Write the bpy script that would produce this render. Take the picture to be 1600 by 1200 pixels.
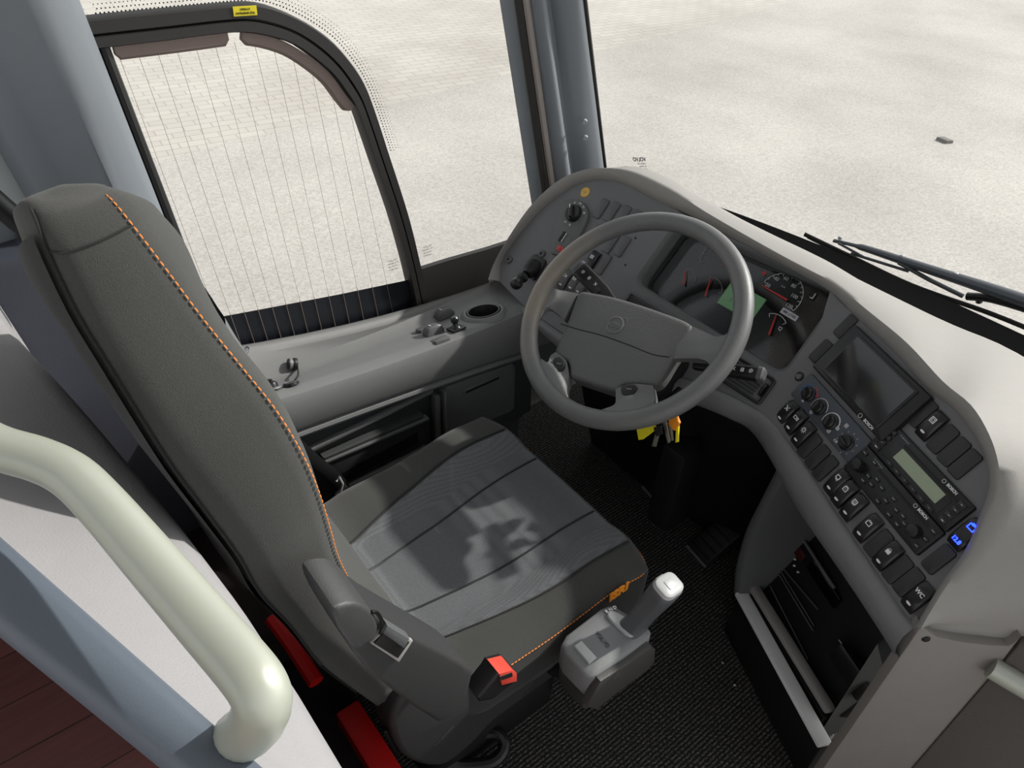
import bpy, bmesh, math, random
from mathutils import Vector as V, Matrix as M
random.seed(4)
S = bpy.context.scene
for o in list(bpy.data.objects): bpy.data.objects.remove(o)
COL = S.collection
# ------------------------------------------------------------------ camera
FPX = 1152.75
RC = M(((0.61649062, 0.78616, 0.04349444), (0.5171481, -0.36264492, -0.77527189), (-0.59371472, 0.50044092, -0.63012834)))
CAM = V((0.74838891, -0.90765431, 1.56086586))
cd = bpy.data.cameras.new('camera'); cam = bpy.data.objects.new('camera', cd); COL.objects.link(cam)
cd.sensor_width = 36; cd.lens = FPX * 36 / 1600; cd.clip_start = .01; cd.clip_end = 200
rx, ry, rz = V(RC[0]), V(RC[1]), V(RC[2])
mw = M((rx, -ry, -rz)).transposed().to_4x4(); mw.translation = CAM
cam.matrix_world = mw; S.camera = cam
# ------------------------------------------------------------------ light
S.view_settings.view_transform = 'Standard'; S.view_settings.look = 'None'
S.view_settings.gamma = 1; S.view_settings.use_curve_mapping = False
S.view_settings.exposure = 1.05
wd = bpy.data.worlds.new('sky'); S.world = wd; wd.use_nodes = True
nt = wd.node_tree; nt.nodes.clear()
wo = nt.nodes.new('ShaderNodeOutputWorld'); bg = nt.nodes.new('ShaderNodeBackground'); sk = nt.nodes.new('ShaderNodeTexSky')
sk.sky_type = 'HOSEK_WILKIE'; sk.turbidity = 6; sk.ground_albedo = .5
SUN = V((.22, .80, .60)).normalized()
sk.sun_direction = SUN
hs = nt.nodes.new('ShaderNodeHueSaturation'); hs.inputs['Saturation'].default_value = .12
bg.inputs['Strength'].default_value = 2.6
nt.links.new(sk.outputs[0], hs.inputs['Color']); nt.links.new(hs.outputs[0], bg.inputs[0]); nt.links.new(bg.outputs[0], wo.inputs[0])
sl = bpy.data.lights.new('sun', 'SUN'); sl.energy = 2.1; sl.angle = math.radians(1.2); sl.color = (1, .96, .9)
so = bpy.data.objects.new('sun', sl); COL.objects.link(so); so.rotation_euler = SUN.to_track_quat('Z', 'Y').to_euler()

# ------------------------------------------------------------------ pixel -> place helpers (planes are in the bus)
def ray(x, y): return RC.transposed() @ V(((x - 800) / FPX, (y - 600) / FPX, 1))
def hit(x, y, p, n):
    d = ray(x, y); return CAM + d * ((V(p) - CAM).dot(n) / d.dot(n))
def hx(x, y, X): return hit(x, y, (X, 0, 0), V((1, 0, 0)))
def hy(x, y, Y): return hit(x, y, (0, Y, 0), V((0, 1, 0)))
def hz(x, y, Z): return hit(x, y, (0, 0, Z), V((0, 0, 1)))
class Frame:                       # a plane in the cabin: lateral axis, up axis, normal
    def __init__(s, o, lat, up):
        s.o = V(o); s.l = V(lat).normalized(); s.n = s.l.cross(V(up)).normalized(); s.u = s.n.cross(s.l)
    def px(s, x, y, h=0): return hit(x, y, s.o + s.n * h, s.n)
    def loc(s, x, y, h=0):
        p = s.px(x, y, h) - s.o; return V((p.dot(s.l), p.dot(s.u)))
    def p(s, a, b, h=0): return s.o + s.l * a + s.u * b + s.n * h
    def mat(s, a=0, b=0, h=0, rot=0):
        m = M((s.l, s.u, s.n)).transposed().to_4x4(); m.translation = s.p(a, b, h)
        return m @ M.Rotation(rot, 4, 'Z')
def yawframe(o, yaw, al):
    yaw = math.radians(yaw); al = math.radians(al)
    lat = V((math.cos(yaw), -math.sin(yaw), 0)); h = V((math.sin(yaw), math.cos(yaw), 0))
    return Frame(o, lat, h * math.cos(al) + V((0, 0, 1)) * math.sin(al))
F1 = yawframe((.20886, .28946, .86166), 0, 50)       # instrument fascia in front of the driver
F2 = yawframe((.53963, .0906, .77295), 24, 57)       # centre stack turned to the driver
FW = yawframe((0, 0, .8), 0, 38)                     # steering wheel plane

# ------------------------------------------------------------------ mesh helpers
def put(bm, t):
    me = bpy.data.meshes.new('t'); t.to_mesh(me); t.free(); bm.from_mesh(me); bpy.data.meshes.remove(me)
def box(bm, c, s, r=0, m=None, seg=2):
    t = bmesh.new(); bmesh.ops.create_cube(t, size=1)
    for v in t.verts: v.co = V((v.co.x * s[0] + c[0], v.co.y * s[1] + c[1], v.co.z * s[2] + c[2]))
    if r: bmesh.ops.bevel(t, geom=t.edges[:], offset=min(r, min(s) * .48), segments=seg, affect='EDGES', profile=.5)
    if m is not None: t.transform(m)
    put(bm, t)
def prism(bm, pts, h0, h1, r=0, m=None, seg=2, top=1.0):
    t = bmesh.new()
    cx = sum(p[0] for p in pts) / len(pts); cy = sum(p[1] for p in pts) / len(pts)
    a = [t.verts.new((p[0], p[1], h0)) for p in pts]
    b = [t.verts.new((cx + (p[0] - cx) * top, cy + (p[1] - cy) * top, h1)) for p in pts]
    n = len(pts); ft = t.faces.new(b); t.faces.new(a[::-1])
    for i in range(n): t.faces.new((a[i], a[(i + 1) % n], b[(i + 1) % n], b[i]))
    bmesh.ops.recalc_face_normals(t, faces=t.faces[:])
    if r: bmesh.ops.bevel(t, geom=list(ft.edges), offset=r, segments=seg, affect='EDGES', profile=.5, clamp_overlap=True)
    if m is not None: t.transform(m)
    put(bm, t)
def rrect(w, h, r, n=4, cx=0, cy=0):
    o = []
    for sx, sy, a0 in ((1, 1, 0), (-1, 1, 90), (-1, -1, 180), (1, -1, 270)):
        for k in range(n + 1):
            a = math.radians(a0 + 90 * k / n); o.append((cx + sx * (w / 2 - r) + r * math.cos(a), cy + sy * (h / 2 - r) + r * math.sin(a)))
    return o
def cat(pts, n=6, closed=False):
    P = [V(p) for p in pts]; o = []; L = len(P)
    for i in range(L if closed else L - 1):
        p1 = P[i]; p2 = P[(i + 1) % L]
        p0 = P[(i - 1) % L] if (closed or i > 0) else p1 * 2 - p2
        p3 = P[(i + 2) % L] if (closed or i + 2 < L) else p2 * 2 - p1
        for k in range(n):
            t = k / n
            o.append(.5 * ((2 * p1) + (p2 - p0) * t + (2 * p0 - 5 * p1 + 4 * p2 - p3) * t * t + (3 * p1 - p0 - 3 * p2 + p3) * t ** 3))
    if not closed: o.append(P[-1].copy())
    return o
def tube(bm, path, rad, seg=10, closed=False, flat=1.0, ref=None):
    P = [V(p) for p in path]; n = len(P); rows = []
    nrm = None
    for i in range(n):
        d = (P[(i + 1) % n] - P[i - 1]) if closed else (P[min(i + 1, n - 1)] - P[max(i - 1, 0)])
        d.normalize()
        if nrm is None:
            q = V(ref) if ref is not None else (V((0, 0, 1)) if abs(d.z) < .9 else V((1, 0, 0)))
        else: q = nrm
        nrm = (q - d * q.dot(d)).normalized(); bi = d.cross(nrm)
        r = rad[i] if isinstance(rad, (list, tuple)) else rad
        rows.append([bm.verts.new(P[i] + nrm * r * flat * math.cos(6.28318 * k / seg) + bi * r * math.sin(6.28318 * k / seg)) for k in range(seg)])
    for i in range(n if closed else n - 1):
        a, b = rows[i], rows[(i + 1) % n]
        for k in range(seg): bm.faces.new((a[k], a[(k + 1) % seg], b[(k + 1) % seg], b[k]))
    if not closed: bm.faces.new(rows[0][::-1]); bm.faces.new(rows[-1])
def lathe(bm, prof, seg=24, m=None):
    t = bmesh.new(); rows = []
    for r, z in prof:
        if r < 1e-6: rows.append([t.verts.new((0, 0, z))])
        else: rows.append([t.verts.new((r * math.cos(6.28318 * k / seg), r * math.sin(6.28318 * k / seg), z)) for k in range(seg)])
    for a, b in zip(rows, rows[1:]):
        for k in range(seg):
            k2 = (k + 1) % seg
            if len(a) == 1 and len(b) == 1: continue
            if len(a) == 1: t.faces.new((a[0], b[k2], b[k]))
            elif len(b) == 1: t.faces.new((a[k], a[k2], b[0]))
            else: t.faces.new((a[k], a[k2], b[k2], b[k]))
    if m is not None: t.transform(m)
    put(bm, t)
def loft(bm, rows, closed=False, capu=False):
    R = [[bm.verts.new(p) for p in r] for r in rows]; n = len(R[0])
    for a, b in zip(R, R[1:]):
        for k in range(n if closed else n - 1):
            k2 = (k + 1) % n
            try: bm.faces.new((a[k], a[k2], b[k2], b[k]))
            except ValueError: pass
    if capu: bm.faces.new(R[0][::-1]); bm.faces.new(R[-1])
def fill(bm, loops):
    t = bmesh.new(); es = []
    for lp in loops:
        vs = [t.verts.new(p) for p in lp]
        es += [t.edges.new((vs[i], vs[(i + 1) % len(vs)])) for i in range(len(vs))]
    bmesh.ops.triangle_fill(t, use_beauty=True, use_dissolve=False, edges=es)
    put(bm, t)
def obj(name, bm, mat, parent=None, smooth=True, W=True, label=None, cat_=None, group=None, kind=None, thick=0, ang=35):
    """link ONE mesh object; W: the bmesh is in world coordinates (else in the parent's frame)"""
    if parent is not None and W: bm.transform(WORLD[parent.name].inverted())
    bmesh.ops.remove_doubles(bm, verts=bm.verts[:], dist=1e-6)
    if not thick: bmesh.ops.recalc_face_normals(bm, faces=bm.faces[:])
    if smooth:
        for f in bm.faces: f.smooth = True
        for e in bm.edges:
            if len(e.link_faces) == 2 and e.calc_face_angle(0) > math.radians(ang): e.smooth = False
    me = bpy.data.meshes.new(name); bm.to_mesh(me); bm.free()
    me.materials.append(MT[mat] if isinstance(mat, str) else mat)
    o = bpy.data.objects.new(name, me); COL.objects.link(o)
    if parent is not None: o.parent = parent; WORLD[o.name] = WORLD[parent.name].copy()
    else: WORLD[o.name] = M.Identity(4)
    if thick:
        s = o.modifiers.new('s', 'SOLIDIFY'); s.thickness = abs(thick); s.offset = -1 if thick > 0 else 1
    if label: o['label'] = label
    if cat_: o['category'] = cat_
    if group: o['group'] = group
    if kind: o['kind'] = kind
    return o
WORLD = {}
def thing(name, label, cat_, m=None, group=None):
    o = bpy.data.objects.new(name, None); COL.objects.link(o); o.empty_display_size = .05
    m = m if isinstance(m, M) else (M.Translation(V(m)) if m is not None else M.Identity(4))
    o.matrix_world = m; WORLD[o.name] = m.copy()
    o['label'] = label; o['category'] = cat_
    if group: o['group'] = group
    return o
def dup(o, parent=None):
    c = o.copy(); COL.objects.link(c)
    if parent is not None: c.parent = parent
    for ch in list(o.children): dup(ch, c)
    return c
def text(bm, s, m, size, ext=.0004, mirror=False, bold=0):
    cu = bpy.data.curves.new('txt', 'FONT'); cu.body = s; cu.size = size; cu.align_x = 'CENTER'; cu.align_y = 'CENTER'; cu.extrude = ext; cu.offset = bold; cu.resolution_u = 3
    to = bpy.data.objects.new('txt', cu); COL.objects.link(to)
    dg = bpy.context.evaluated_depsgraph_get(); dg.update()
    me = bpy.data.meshes.new_from_object(to.evaluated_get(dg))
    t = bmesh.new(); t.from_mesh(me)
    if mirror: t.transform(M.Scale(-1, 4, (1, 0, 0)))
    t.transform(m); put(bm, t)
    bpy.data.objects.remove(to); bpy.data.curves.remove(cu); bpy.data.meshes.remove(me)

# ------------------------------------------------------------------ materials
MT = {}
def lin(c): return tuple(((x / 255) / 12.92 if x / 255 < .04045 else ((x / 255 + .055) / 1.055) ** 2.4) for x in c) + (1,)
def mk(name, col, rough=.5, metal=0, bump=0, bscale=400, var=0, vscale=20, emit=0, spec=.5, sheen=0, coat=0):
    m = bpy.data.materials.new(name); m.use_nodes = True; n = m.node_tree.nodes; l = m.node_tree.links
    b = n['Principled BSDF']; c = lin(col) if max(col) > 1 else tuple(col) + (1,)
    b.inputs['Base Color'].default_value = c; b.inputs['Roughness'].default_value = rough; b.inputs['Metallic'].default_value = metal
    b.inputs['Specular IOR Level'].default_value = spec
    if sheen: b.inputs['Sheen Weight'].default_value = sheen; b.inputs['Sheen Roughness'].default_value = .5
    if coat: b.inputs['Coat Weight'].default_value = coat; b.inputs['Coat Roughness'].default_value = .05
    tc = n.new('ShaderNodeTexCoord')
    if var:
        nz = n.new('ShaderNodeTexNoise'); nz.inputs['Scale'].default_value = vscale; nz.inputs['Detail'].default_value = 6
        l.new(tc.outputs['Object'], nz.inputs['Vector'])
        mx = n.new('ShaderNodeMix'); mx.data_type = 'RGBA'
        mx.inputs['A'].default_value = tuple(x * (1 - var) for x in c[:3]) + (1,); mx.inputs['B'].default_value = tuple(min(1, x * (1 + var)) for x in c[:3]) + (1,)
        l.new(nz.outputs['Fac'], mx.inputs['Factor']); l.new(mx.outputs['Result'], b.inputs['Base Color'])
    if bump:
        nz = n.new('ShaderNodeTexNoise'); nz.inputs['Scale'].default_value = bscale; nz.inputs['Detail'].default_value = 3
        l.new(tc.outputs['Object'], nz.inputs['Vector'])
        bp = n.new('ShaderNodeBump'); bp.inputs['Strength'].default_value = bump; bp.inputs['Distance'].default_value = .001
        l.new(nz.outputs['Fac'], bp.inputs['Height']); l.new(bp.outputs['Normal'], b.inputs['Normal'])
    if emit: b.inputs['Emission Color'].default_value = c; b.inputs['Emission Strength'].default_value = emit
    MT[name] = m; return m
def nodes(m): return m.node_tree.nodes, m.node_tree.links, m.node_tree.nodes['Principled BSDF']
mk('fascia', (103, 104, 106), .55, bump=.25, bscale=900, var=.06)
mk('hood', (140, 138, 134), .6, bump=.3, bscale=800, var=.04, vscale=60)
mk('lip', (112, 113, 114), .55, bump=.3, bscale=700, var=.05)
mk('endpanel', (122, 118, 114), .6, bump=.3, bscale=700, var=.05)
mk('console', (110, 111, 111), .5, bump=.3, bscale=700, var=.06)
mk('console_dark', (92, 94, 94), .55, bump=.25, bscale=700, var=.05)
mk('pocket', (54, 56, 57), .6, bump=.2)
mk('black_plastic', (26, 26, 27), .38, bump=.12, bscale=900)
mk('switch_black', (30, 30, 31), .33)
mk('blank_black', (44, 44, 45), .5, bump=.15, bscale=900)
mk('blank_grey', (84, 84, 86), .45, bump=.15, bscale=900)
mk('radio_black', (22, 22, 24), .4)
mk('climate', (66, 72, 80), .45)
mk('screen', (14, 15, 16), .12, spec=.6, coat=.3)
mk('lcd', (150, 163, 138), .35)
mk('green_lcd', (100, 142, 102), .35, emit=.1)
mk('white_ink', (225, 226, 226), .5)
mk('grey_ink', (150, 152, 154), .5)
mk('dim_ink', (95, 97, 100), .5)
mk('red_ink', (225, 50, 45), .5)
mk('blue_ink', (50, 120, 215), .5)
mk('blue_led', (20, 40, 255), .4, emit=6)
mk('red_plastic', (205, 70, 56), .4)
mk('hazard_red', (170, 62, 58), .5)
mk('wheel_rubber', (100, 101, 101), .4, bump=.5, bscale=500, var=.08, vscale=14)
mk('hub_plastic', (92, 93, 93), .48, bump=.9, bscale=330)
mk('spoke', (104, 105, 105), .45, bump=.4, bscale=500)
mk('seat_black', (59, 60, 58), .95, bump=.8, bscale=1100, var=.28, vscale=500, sheen=.15)
mk('seat_side', (30, 31, 31), .95, bump=.6, bscale=1100, var=.2, vscale=400, sheen=.1)
mk('orange', (238, 140, 60), .7)
mk('orange_logo', (245, 150, 30), .6)
mk('seat_plastic', (50, 51, 52), .5, bump=.35, bscale=600, var=.05)
mk('seat_plastic2', (60, 61, 62), .5, bump=.35, bscale=600, var=.05)
mk('dark_metal', (30, 31, 33), .4, .6)
mk('black', (8, 8, 9), .6)
mk('rubber', (34, 33, 32), .55, bump=.1)
mk('felt', (126, 112, 106), .9, bump=.4)
mk('pillar', (114, 120, 126), .55, bump=.12, bscale=500, var=.04, vscale=8)
mk('pillar_light', (150, 156, 157), .5, bump=.12, bscale=500, var=.04)
mk('strip_beige', (150, 143, 138), .6)
mk('frit', (26, 29, 36), .35)
mk('copper', (118, 104, 98), .5)
mk('vinyl_blue', (52, 56, 66), .6, bump=.3, bscale=300, var=.08, vscale=12)
mk('partition_grey', (150, 149, 151), .75, bump=.5, bscale=500, var=.06, vscale=25)
mk('partition_band', (90, 99, 110), .5, bump=.15, bscale=500, var=.05, vscale=12)
mk('rail', (174, 178, 166), .35, .2, var=.03)
mk('alu', (236, 238, 239), .4, .0, bump=.05)
mk('alu_dark', (150, 148, 146), .45, .0)
mk('chrome', (220, 222, 224), .12, 1)
mk('silver', (118, 120, 121), .42, .1, bump=.1)
mk('silver_light', (176, 178, 178), .4, .1)
mk('gear_grey', (84, 87, 90), .38, .1)
mk('gear_dark', (62, 61, 60), .45, bump=.25)
mk('red_carpet', (132, 16, 14), .9, bump=.8, bscale=500, var=.25, vscale=250)
mk('yellow_tag', (240, 226, 30), .5)
mk('orange_tag', (245, 150, 30), .5)
mk('sticker_yellow', (222, 206, 40), .5)
mk('badge', (214, 172, 78), .5, var=.1, vscale=90)
mk('key_metal', (170, 165, 150), .3, .9)
mk('webbing', (78, 80, 82), .8, bump=1.0, bscale=900, var=.3, vscale=900)
mk('pump', (120, 122, 118), .4)
mk('wiper', (66, 70, 76), .45)
mk('stone', (120, 118, 114), .8)
mk('ceiling', (205, 205, 203), .8)
mk('label_white', (214, 214, 224), .5)
# glass: clear pane with a faint Fresnel reflection, lets the sun through
def glass(name, tint, amt):
    m = bpy.data.materials.new(name); m.use_nodes = True; n = m.node_tree.nodes; l = m.node_tree.links; n.clear()
    o = n.new('ShaderNodeOutputMaterial'); t = n.new('ShaderNodeBsdfTransparent'); g = n.new('ShaderNodeBsdfGlossy'); x = n.new('ShaderNodeMixShader'); fr = n.new('ShaderNodeFresnel')
    t.inputs[0].default_value = tint; g.inputs['Roughness'].default_value = .02; fr.inputs[0].default_value = 1.25
    mu = n.new('ShaderNodeMath'); mu.operation = 'MULTIPLY'; mu.inputs[1].default_value = amt
    l.new(fr.outputs[0], mu.inputs[0]); l.new(mu.outputs[0], x.inputs[0]); l.new(t.outputs[0], x.inputs[1]); l.new(g.outputs[0], x.inputs[2]); l.new(x.outputs[0], o.inputs[0])
    MT[name] = m
glass('glass', (.97, .975, .97, 1), .5)
glass('cluster_glass', (.96, .96, .96, 1), 1.0)
m = MT['wheel_rubber']; n, l, b = nodes(m); tc = n.new('ShaderNodeTexCoord'); sp = n.new('ShaderNodeSeparateXYZ'); l.new(tc.outputs['Object'], sp.inputs[0])
mr = n.new('ShaderNodeMapRange'); mr.inputs[1].default_value = -.13; mr.inputs[2].default_value = -.21; l.new(sp.outputs[0], mr.inputs[0])
nz = n.new('ShaderNodeTexNoise'); nz.inputs['Scale'].default_value = 18; nz.inputs['Detail'].default_value = 4; l.new(tc.outputs['Object'], nz.inputs['Vector'])
mu = n.new('ShaderNodeMath'); mu.operation = 'MULTIPLY'; l.new(mr.outputs[0], mu.inputs[0]); l.new(nz.outputs['Fac'], mu.inputs[1])
old = b.inputs['Base Color'].links[0].from_socket; mx = n.new('ShaderNodeMix'); mx.data_type = 'RGBA'; l.new(mu.outputs[0], mx.inputs['Factor']); l.new(old, mx.inputs['A']); mx.inputs['B'].default_value = lin((146, 134, 116)); l.new(mx.outputs['Result'], b.inputs['Base Color'])
# seat mesh fabric: fine woven dots
m = mk('seat_mesh', (84, 87, 90), .85, sheen=.1); n, l, b = nodes(m)
tc = n.new('ShaderNodeTexCoord'); vo = n.new('ShaderNodeTexVoronoi'); vo.inputs['Scale'].default_value = 260; vo.inputs['Randomness'].default_value = .15
l.new(tc.outputs['Object'], vo.inputs['Vector']); cr = n.new('ShaderNodeValToRGB'); cr.color_ramp.elements[0].color = lin((114, 117, 120)); cr.color_ramp.elements[1].color = lin((84, 87, 90)); cr.color_ramp.elements[1].position = .6
l.new(vo.outputs['Distance'], cr.inputs[0]); l.new(cr.outputs[0], b.inputs['Base Color'])
bp = n.new('ShaderNodeBump'); bp.inputs['Strength'].default_value = .4; bp.inputs['Distance'].default_value = .001; bp.invert = True; l.new(vo.outputs['Distance'], bp.inputs['Height']); l.new(bp.outputs[0], b.inputs['Normal'])
# ribbed black carpet, ribs run along the bus
m = mk('rib_carpet', (34, 34, 34), .95); n, l, b = nodes(m)
tc = n.new('ShaderNodeTexCoord'); sp = n.new('ShaderNodeSeparateXYZ'); l.new(tc.outputs['Object'], sp.inputs[0])
def math_(n, l, op, a, b_=None, c_=None):
    q = n.new('ShaderNodeMath'); q.operation = op
    for i, v in enumerate((a, b_, c_)):
        if v is None: continue
        if isinstance(v, (int, float)): q.inputs[i].default_value = v
        else: l.new(v, q.inputs[i])
    return q.outputs[0]
rib = math_(n, l, 'SINE', math_(n, l, 'MULTIPLY', sp.outputs[0], 6.28318 / .0085))
rib = math_(n, l, 'MULTIPLY_ADD', rib, .5, .5)
nz = n.new('ShaderNodeTexNoise'); nz.inputs['Scale'].default_value = 260; nz.inputs['Detail'].default_value = 2
mp = n.new('ShaderNodeMapping'); mp.inputs['Scale'].default_value = (1, .6, 1); l.new(tc.outputs['Object'], mp.inputs[0]); l.new(mp.outputs[0], nz.inputs['Vector'])
gr = n.new('ShaderNodeValToRGB'); gr.color_ramp.elements[0].position = .42; gr.color_ramp.elements[1].position = .66; l.new(nz.outputs['Fac'], gr.inputs[0])
mul = math_(n, l, 'MULTIPLY', rib, math_(n, l, 'MULTIPLY_ADD', gr.outputs[0], .85, .15))
cr = n.new('ShaderNodeValToRGB'); cr.color_ramp.elements[0].color = lin((14, 14, 14)); cr.color_ramp.elements[1].color = lin((124, 122, 118)); l.new(mul, cr.inputs[0]); l.new(cr.outputs[0], b.inputs['Base Color'])
bp = n.new('ShaderNodeBump'); bp.inputs['Strength'].default_value = .8; bp.inputs['Distance'].default_value = .003; l.new(mul, bp.inputs['Height']); l.new(bp.outputs[0], b.inputs['Normal'])
# dark red wood floor
m = mk('wood', (66, 36, 34), .5); n, l, b = nodes(m)
tc = n.new('ShaderNodeTexCoord'); br = n.new('ShaderNodeTexBrick'); mp = n.new('ShaderNodeMapping'); mp.inputs['Rotation'].default_value = (0, 0, math.radians(90))
l.new(tc.outputs['Object'], mp.inputs[0]); l.new(mp.outputs[0], br.inputs['Vector'])
br.inputs['Color1'].default_value = lin((118, 74, 70)); br.inputs['Color2'].default_value = lin((98, 60, 57)); br.inputs['Mortar'].default_value = lin((26, 16, 15)); br.inputs['Scale'].default_value = 1
br.inputs['Brick Width'].default_value = .9; br.inputs['Row Height'].default_value = .11; br.inputs['Mortar Size'].default_value = .0012
nz = n.new('ShaderNodeTexNoise'); nz.inputs['Scale'].default_value = 30; nz.inputs['Detail'].default_value = 8; mp2 = n.new('ShaderNodeMapping'); mp2.inputs['Scale'].default_value = (3, .25, 1); l.new(tc.outputs['Object'], mp2.inputs[0]); l.new(mp2.outputs[0], nz.inputs['Vector'])
mx = n.new('ShaderNodeMix'); mx.data_type = 'RGBA'; mx.blend_type = 'MULTIPLY'; mx.inputs['Factor'].default_value = .7; l.new(br.outputs[0], mx.inputs['A'])
cr = n.new('ShaderNodeValToRGB'); cr.color_ramp.elements[0].color = (.45, .42, .42, 1); cr.color_ramp.elements[1].color = (1.3, 1.25, 1.2, 1); l.new(nz.outputs['Fac'], cr.inputs[0]); l.new(cr.outputs[0], mx.inputs['B']); l.new(mx.outputs['Result'], b.inputs['Base Color'])
# yard: worn asphalt beside the bus, clay pavers beyond a slanting joint
m = mk('yard', (200, 196, 190), .9); n, l, b = nodes(m)
tc = n.new('ShaderNodeTexCoord'); sp = n.new('ShaderNodeSeparateXYZ'); l.new(tc.outputs['Object'], sp.inputs[0])
vo = n.new('ShaderNodeTexVoronoi'); vo.inputs['Scale'].default_value = 70; l.new(tc.outputs['Object'], vo.inputs['Vector'])
nz = n.new('ShaderNodeTexNoise'); nz.inputs['Scale'].default_value = 55; nz.inputs['Detail'].default_value = 5; l.new(tc.outputs['Object'], nz.inputs['Vector'])
nl = n.new('ShaderNodeTexNoise'); nl.inputs['Scale'].default_value = .6; nl.inputs['Detail'].default_value = 5; l.new(tc.outputs['Object'], nl.inputs['Vector'])
cr = n.new('ShaderNodeValToRGB'); cr.color_ramp.elements[0].position = .3; cr.color_ramp.elements[0].color = lin((168, 165, 160)); cr.color_ramp.elements[1].position = .72; cr.color_ramp.elements[1].color = lin((190, 187, 182))
mixn = math_(n, l, 'MULTIPLY_ADD', vo.outputs['Color'], .55, math_(n, l, 'MULTIPLY', nz.outputs['Fac'], .5)); l.new(mixn, cr.inputs[0])
br = n.new('ShaderNodeTexBrick'); mpb = n.new('ShaderNodeMapping'); mpb.inputs['Rotation'].default_value = (0, 0, math.radians(96)); l.new(tc.outputs['Object'], mpb.inputs[0]); l.new(mpb.outputs[0], br.inputs['Vector']); br.inputs['Scale'].default_value = 1
br.inputs['Color1'].default_value = lin((192, 188, 181)); br.inputs['Color2'].default_value = lin((185, 181, 174)); br.inputs['Mortar'].default_value = lin((166, 161, 154))
br.inputs['Brick Width'].default_value = .24; br.inputs['Row Height'].default_value = .12; br.inputs['Mortar Size'].default_value = .008; br.inputs['Mortar Smooth'].default_value = .5
edge = math_(n, l, 'ADD', sp.outputs[0], math_(n, l, 'MULTIPLY', sp.outputs[1], .11)); edge = math_(n, l, 'ADD', edge, math_(n, l, 'MULTIPLY', nl.outputs['Fac'], .25))
mk_ = math_(n, l, 'LESS_THAN', edge, -5.25)
mx = n.new('ShaderNodeMix'); mx.data_type = 'RGBA'; l.new(mk_, mx.inputs['Factor']); l.new(cr.outputs[0], mx.inputs['A']); l.new(br.outputs[0], mx.inputs['B'])
c2 = n.new('ShaderNodeValToRGB'); c2.color_ramp.elements[0].position = .3; c2.color_ramp.elements[0].color = (.86, .85, .84, 1); c2.color_ramp.elements[1].position = .62; c2.color_ramp.elements[1].color = (1.08, 1.08, 1.07, 1); l.new(nl.outputs['Fac'], c2.inputs[0])
m2 = n.new('ShaderNodeMix'); m2.data_type = 'RGBA'; m2.blend_type = 'MULTIPLY'; m2.inputs['Factor'].default_value = 1; l.new(mx.outputs['Result'], m2.inputs['A']); l.new(c2.outputs[0], m2.inputs['B']); l.new(m2.outputs['Result'], b.inputs['Base Color'])

# ================================================================== THE SETTING
bm = bmesh.new(); box(bm, (0, 0, -.95), (90, 90, .1)); obj('ground', bm, 'yard', smooth=False, kind='structure')
bm = bmesh.new(); box(bm, (.35, -.03, -.03), (1.9, 1.56, .06)); obj('floor', bm, 'rib_carpet', smooth=False, kind='structure')
bm = bmesh.new(); box(bm, (.5, -1.81, .15), (2.2, 1.98, .1)); obj('floor_aisle', bm, 'wood', smooth=False, kind='structure')
bm = bmesh.new(); box(bm, (-.42, -.78, .09), (.5, .36, .18), .01); box(bm, (.05, -.735, .05), (.5, .2, .1), .01); obj('floor_platform', bm, mk('dark_carpet', (30, 22, 21), .9, bump=.5, var=.2, vscale=200), kind='structure')
bm = bmesh.new(); tube(bm, [hz(425, 965, .22), hz(455, 1005, .21), hz(494, 1066, .20)], .016, 8, flat=.8); obj('trim_6', bm, mk('red_edge', (214, 22, 20), .5), kind='structure')
bm = bmesh.new(); p = hz(590, 1180, .14); box(bm, p + V((-.02, -.0, -.07)), (.20, .05, .14), .006, M.Translation(p) @ M.Rotation(math.radians(0), 4, 'Z') @ M.Translation(-p)); obj('trim_7', bm, 'red_edge', kind='structure')
bm = bmesh.new(); box(bm, (.35, -1.25, 2.13), (2.0, 2.8, .06), .02); obj('ceiling', bm, 'ceiling', kind='structure')
# side wall: outer skin below the glass, and the blue vinyl lining behind the driver
bm = bmesh.new(); box(bm, (-.66, -.1, .0), (.05, 1.6, .98)); obj('wall_left', bm, 'pocket', smooth=False, kind='structure')
bm = bmesh.new()
rows = []
for y in (-1.75, -1.2, -.98, -.86, -.74, -.66):
    zt = hx(0, 408, -.57).z if y < -.9 else hx(63, 383, -.57).z + (y + .82) * .05
    rows.append([(-.66, y, zt), (-.60, y, zt), (-.575, y, zt - .01), (-.565, y, zt - .03), (-.56, y, .5), (-.545, y, .38), (-.56, y, .1), (-.66, y, .1)])
loft(bm, rows, closed=True, capu=True); obj('wall_left_lining', bm, 'vinyl_blue', kind='structure')
bm = bmesh.new(); box(bm, (.05, .74, .1), (1.2, .04, 1.0)); obj('wall_front', bm, 'black', smooth=False, kind='structure')

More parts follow.
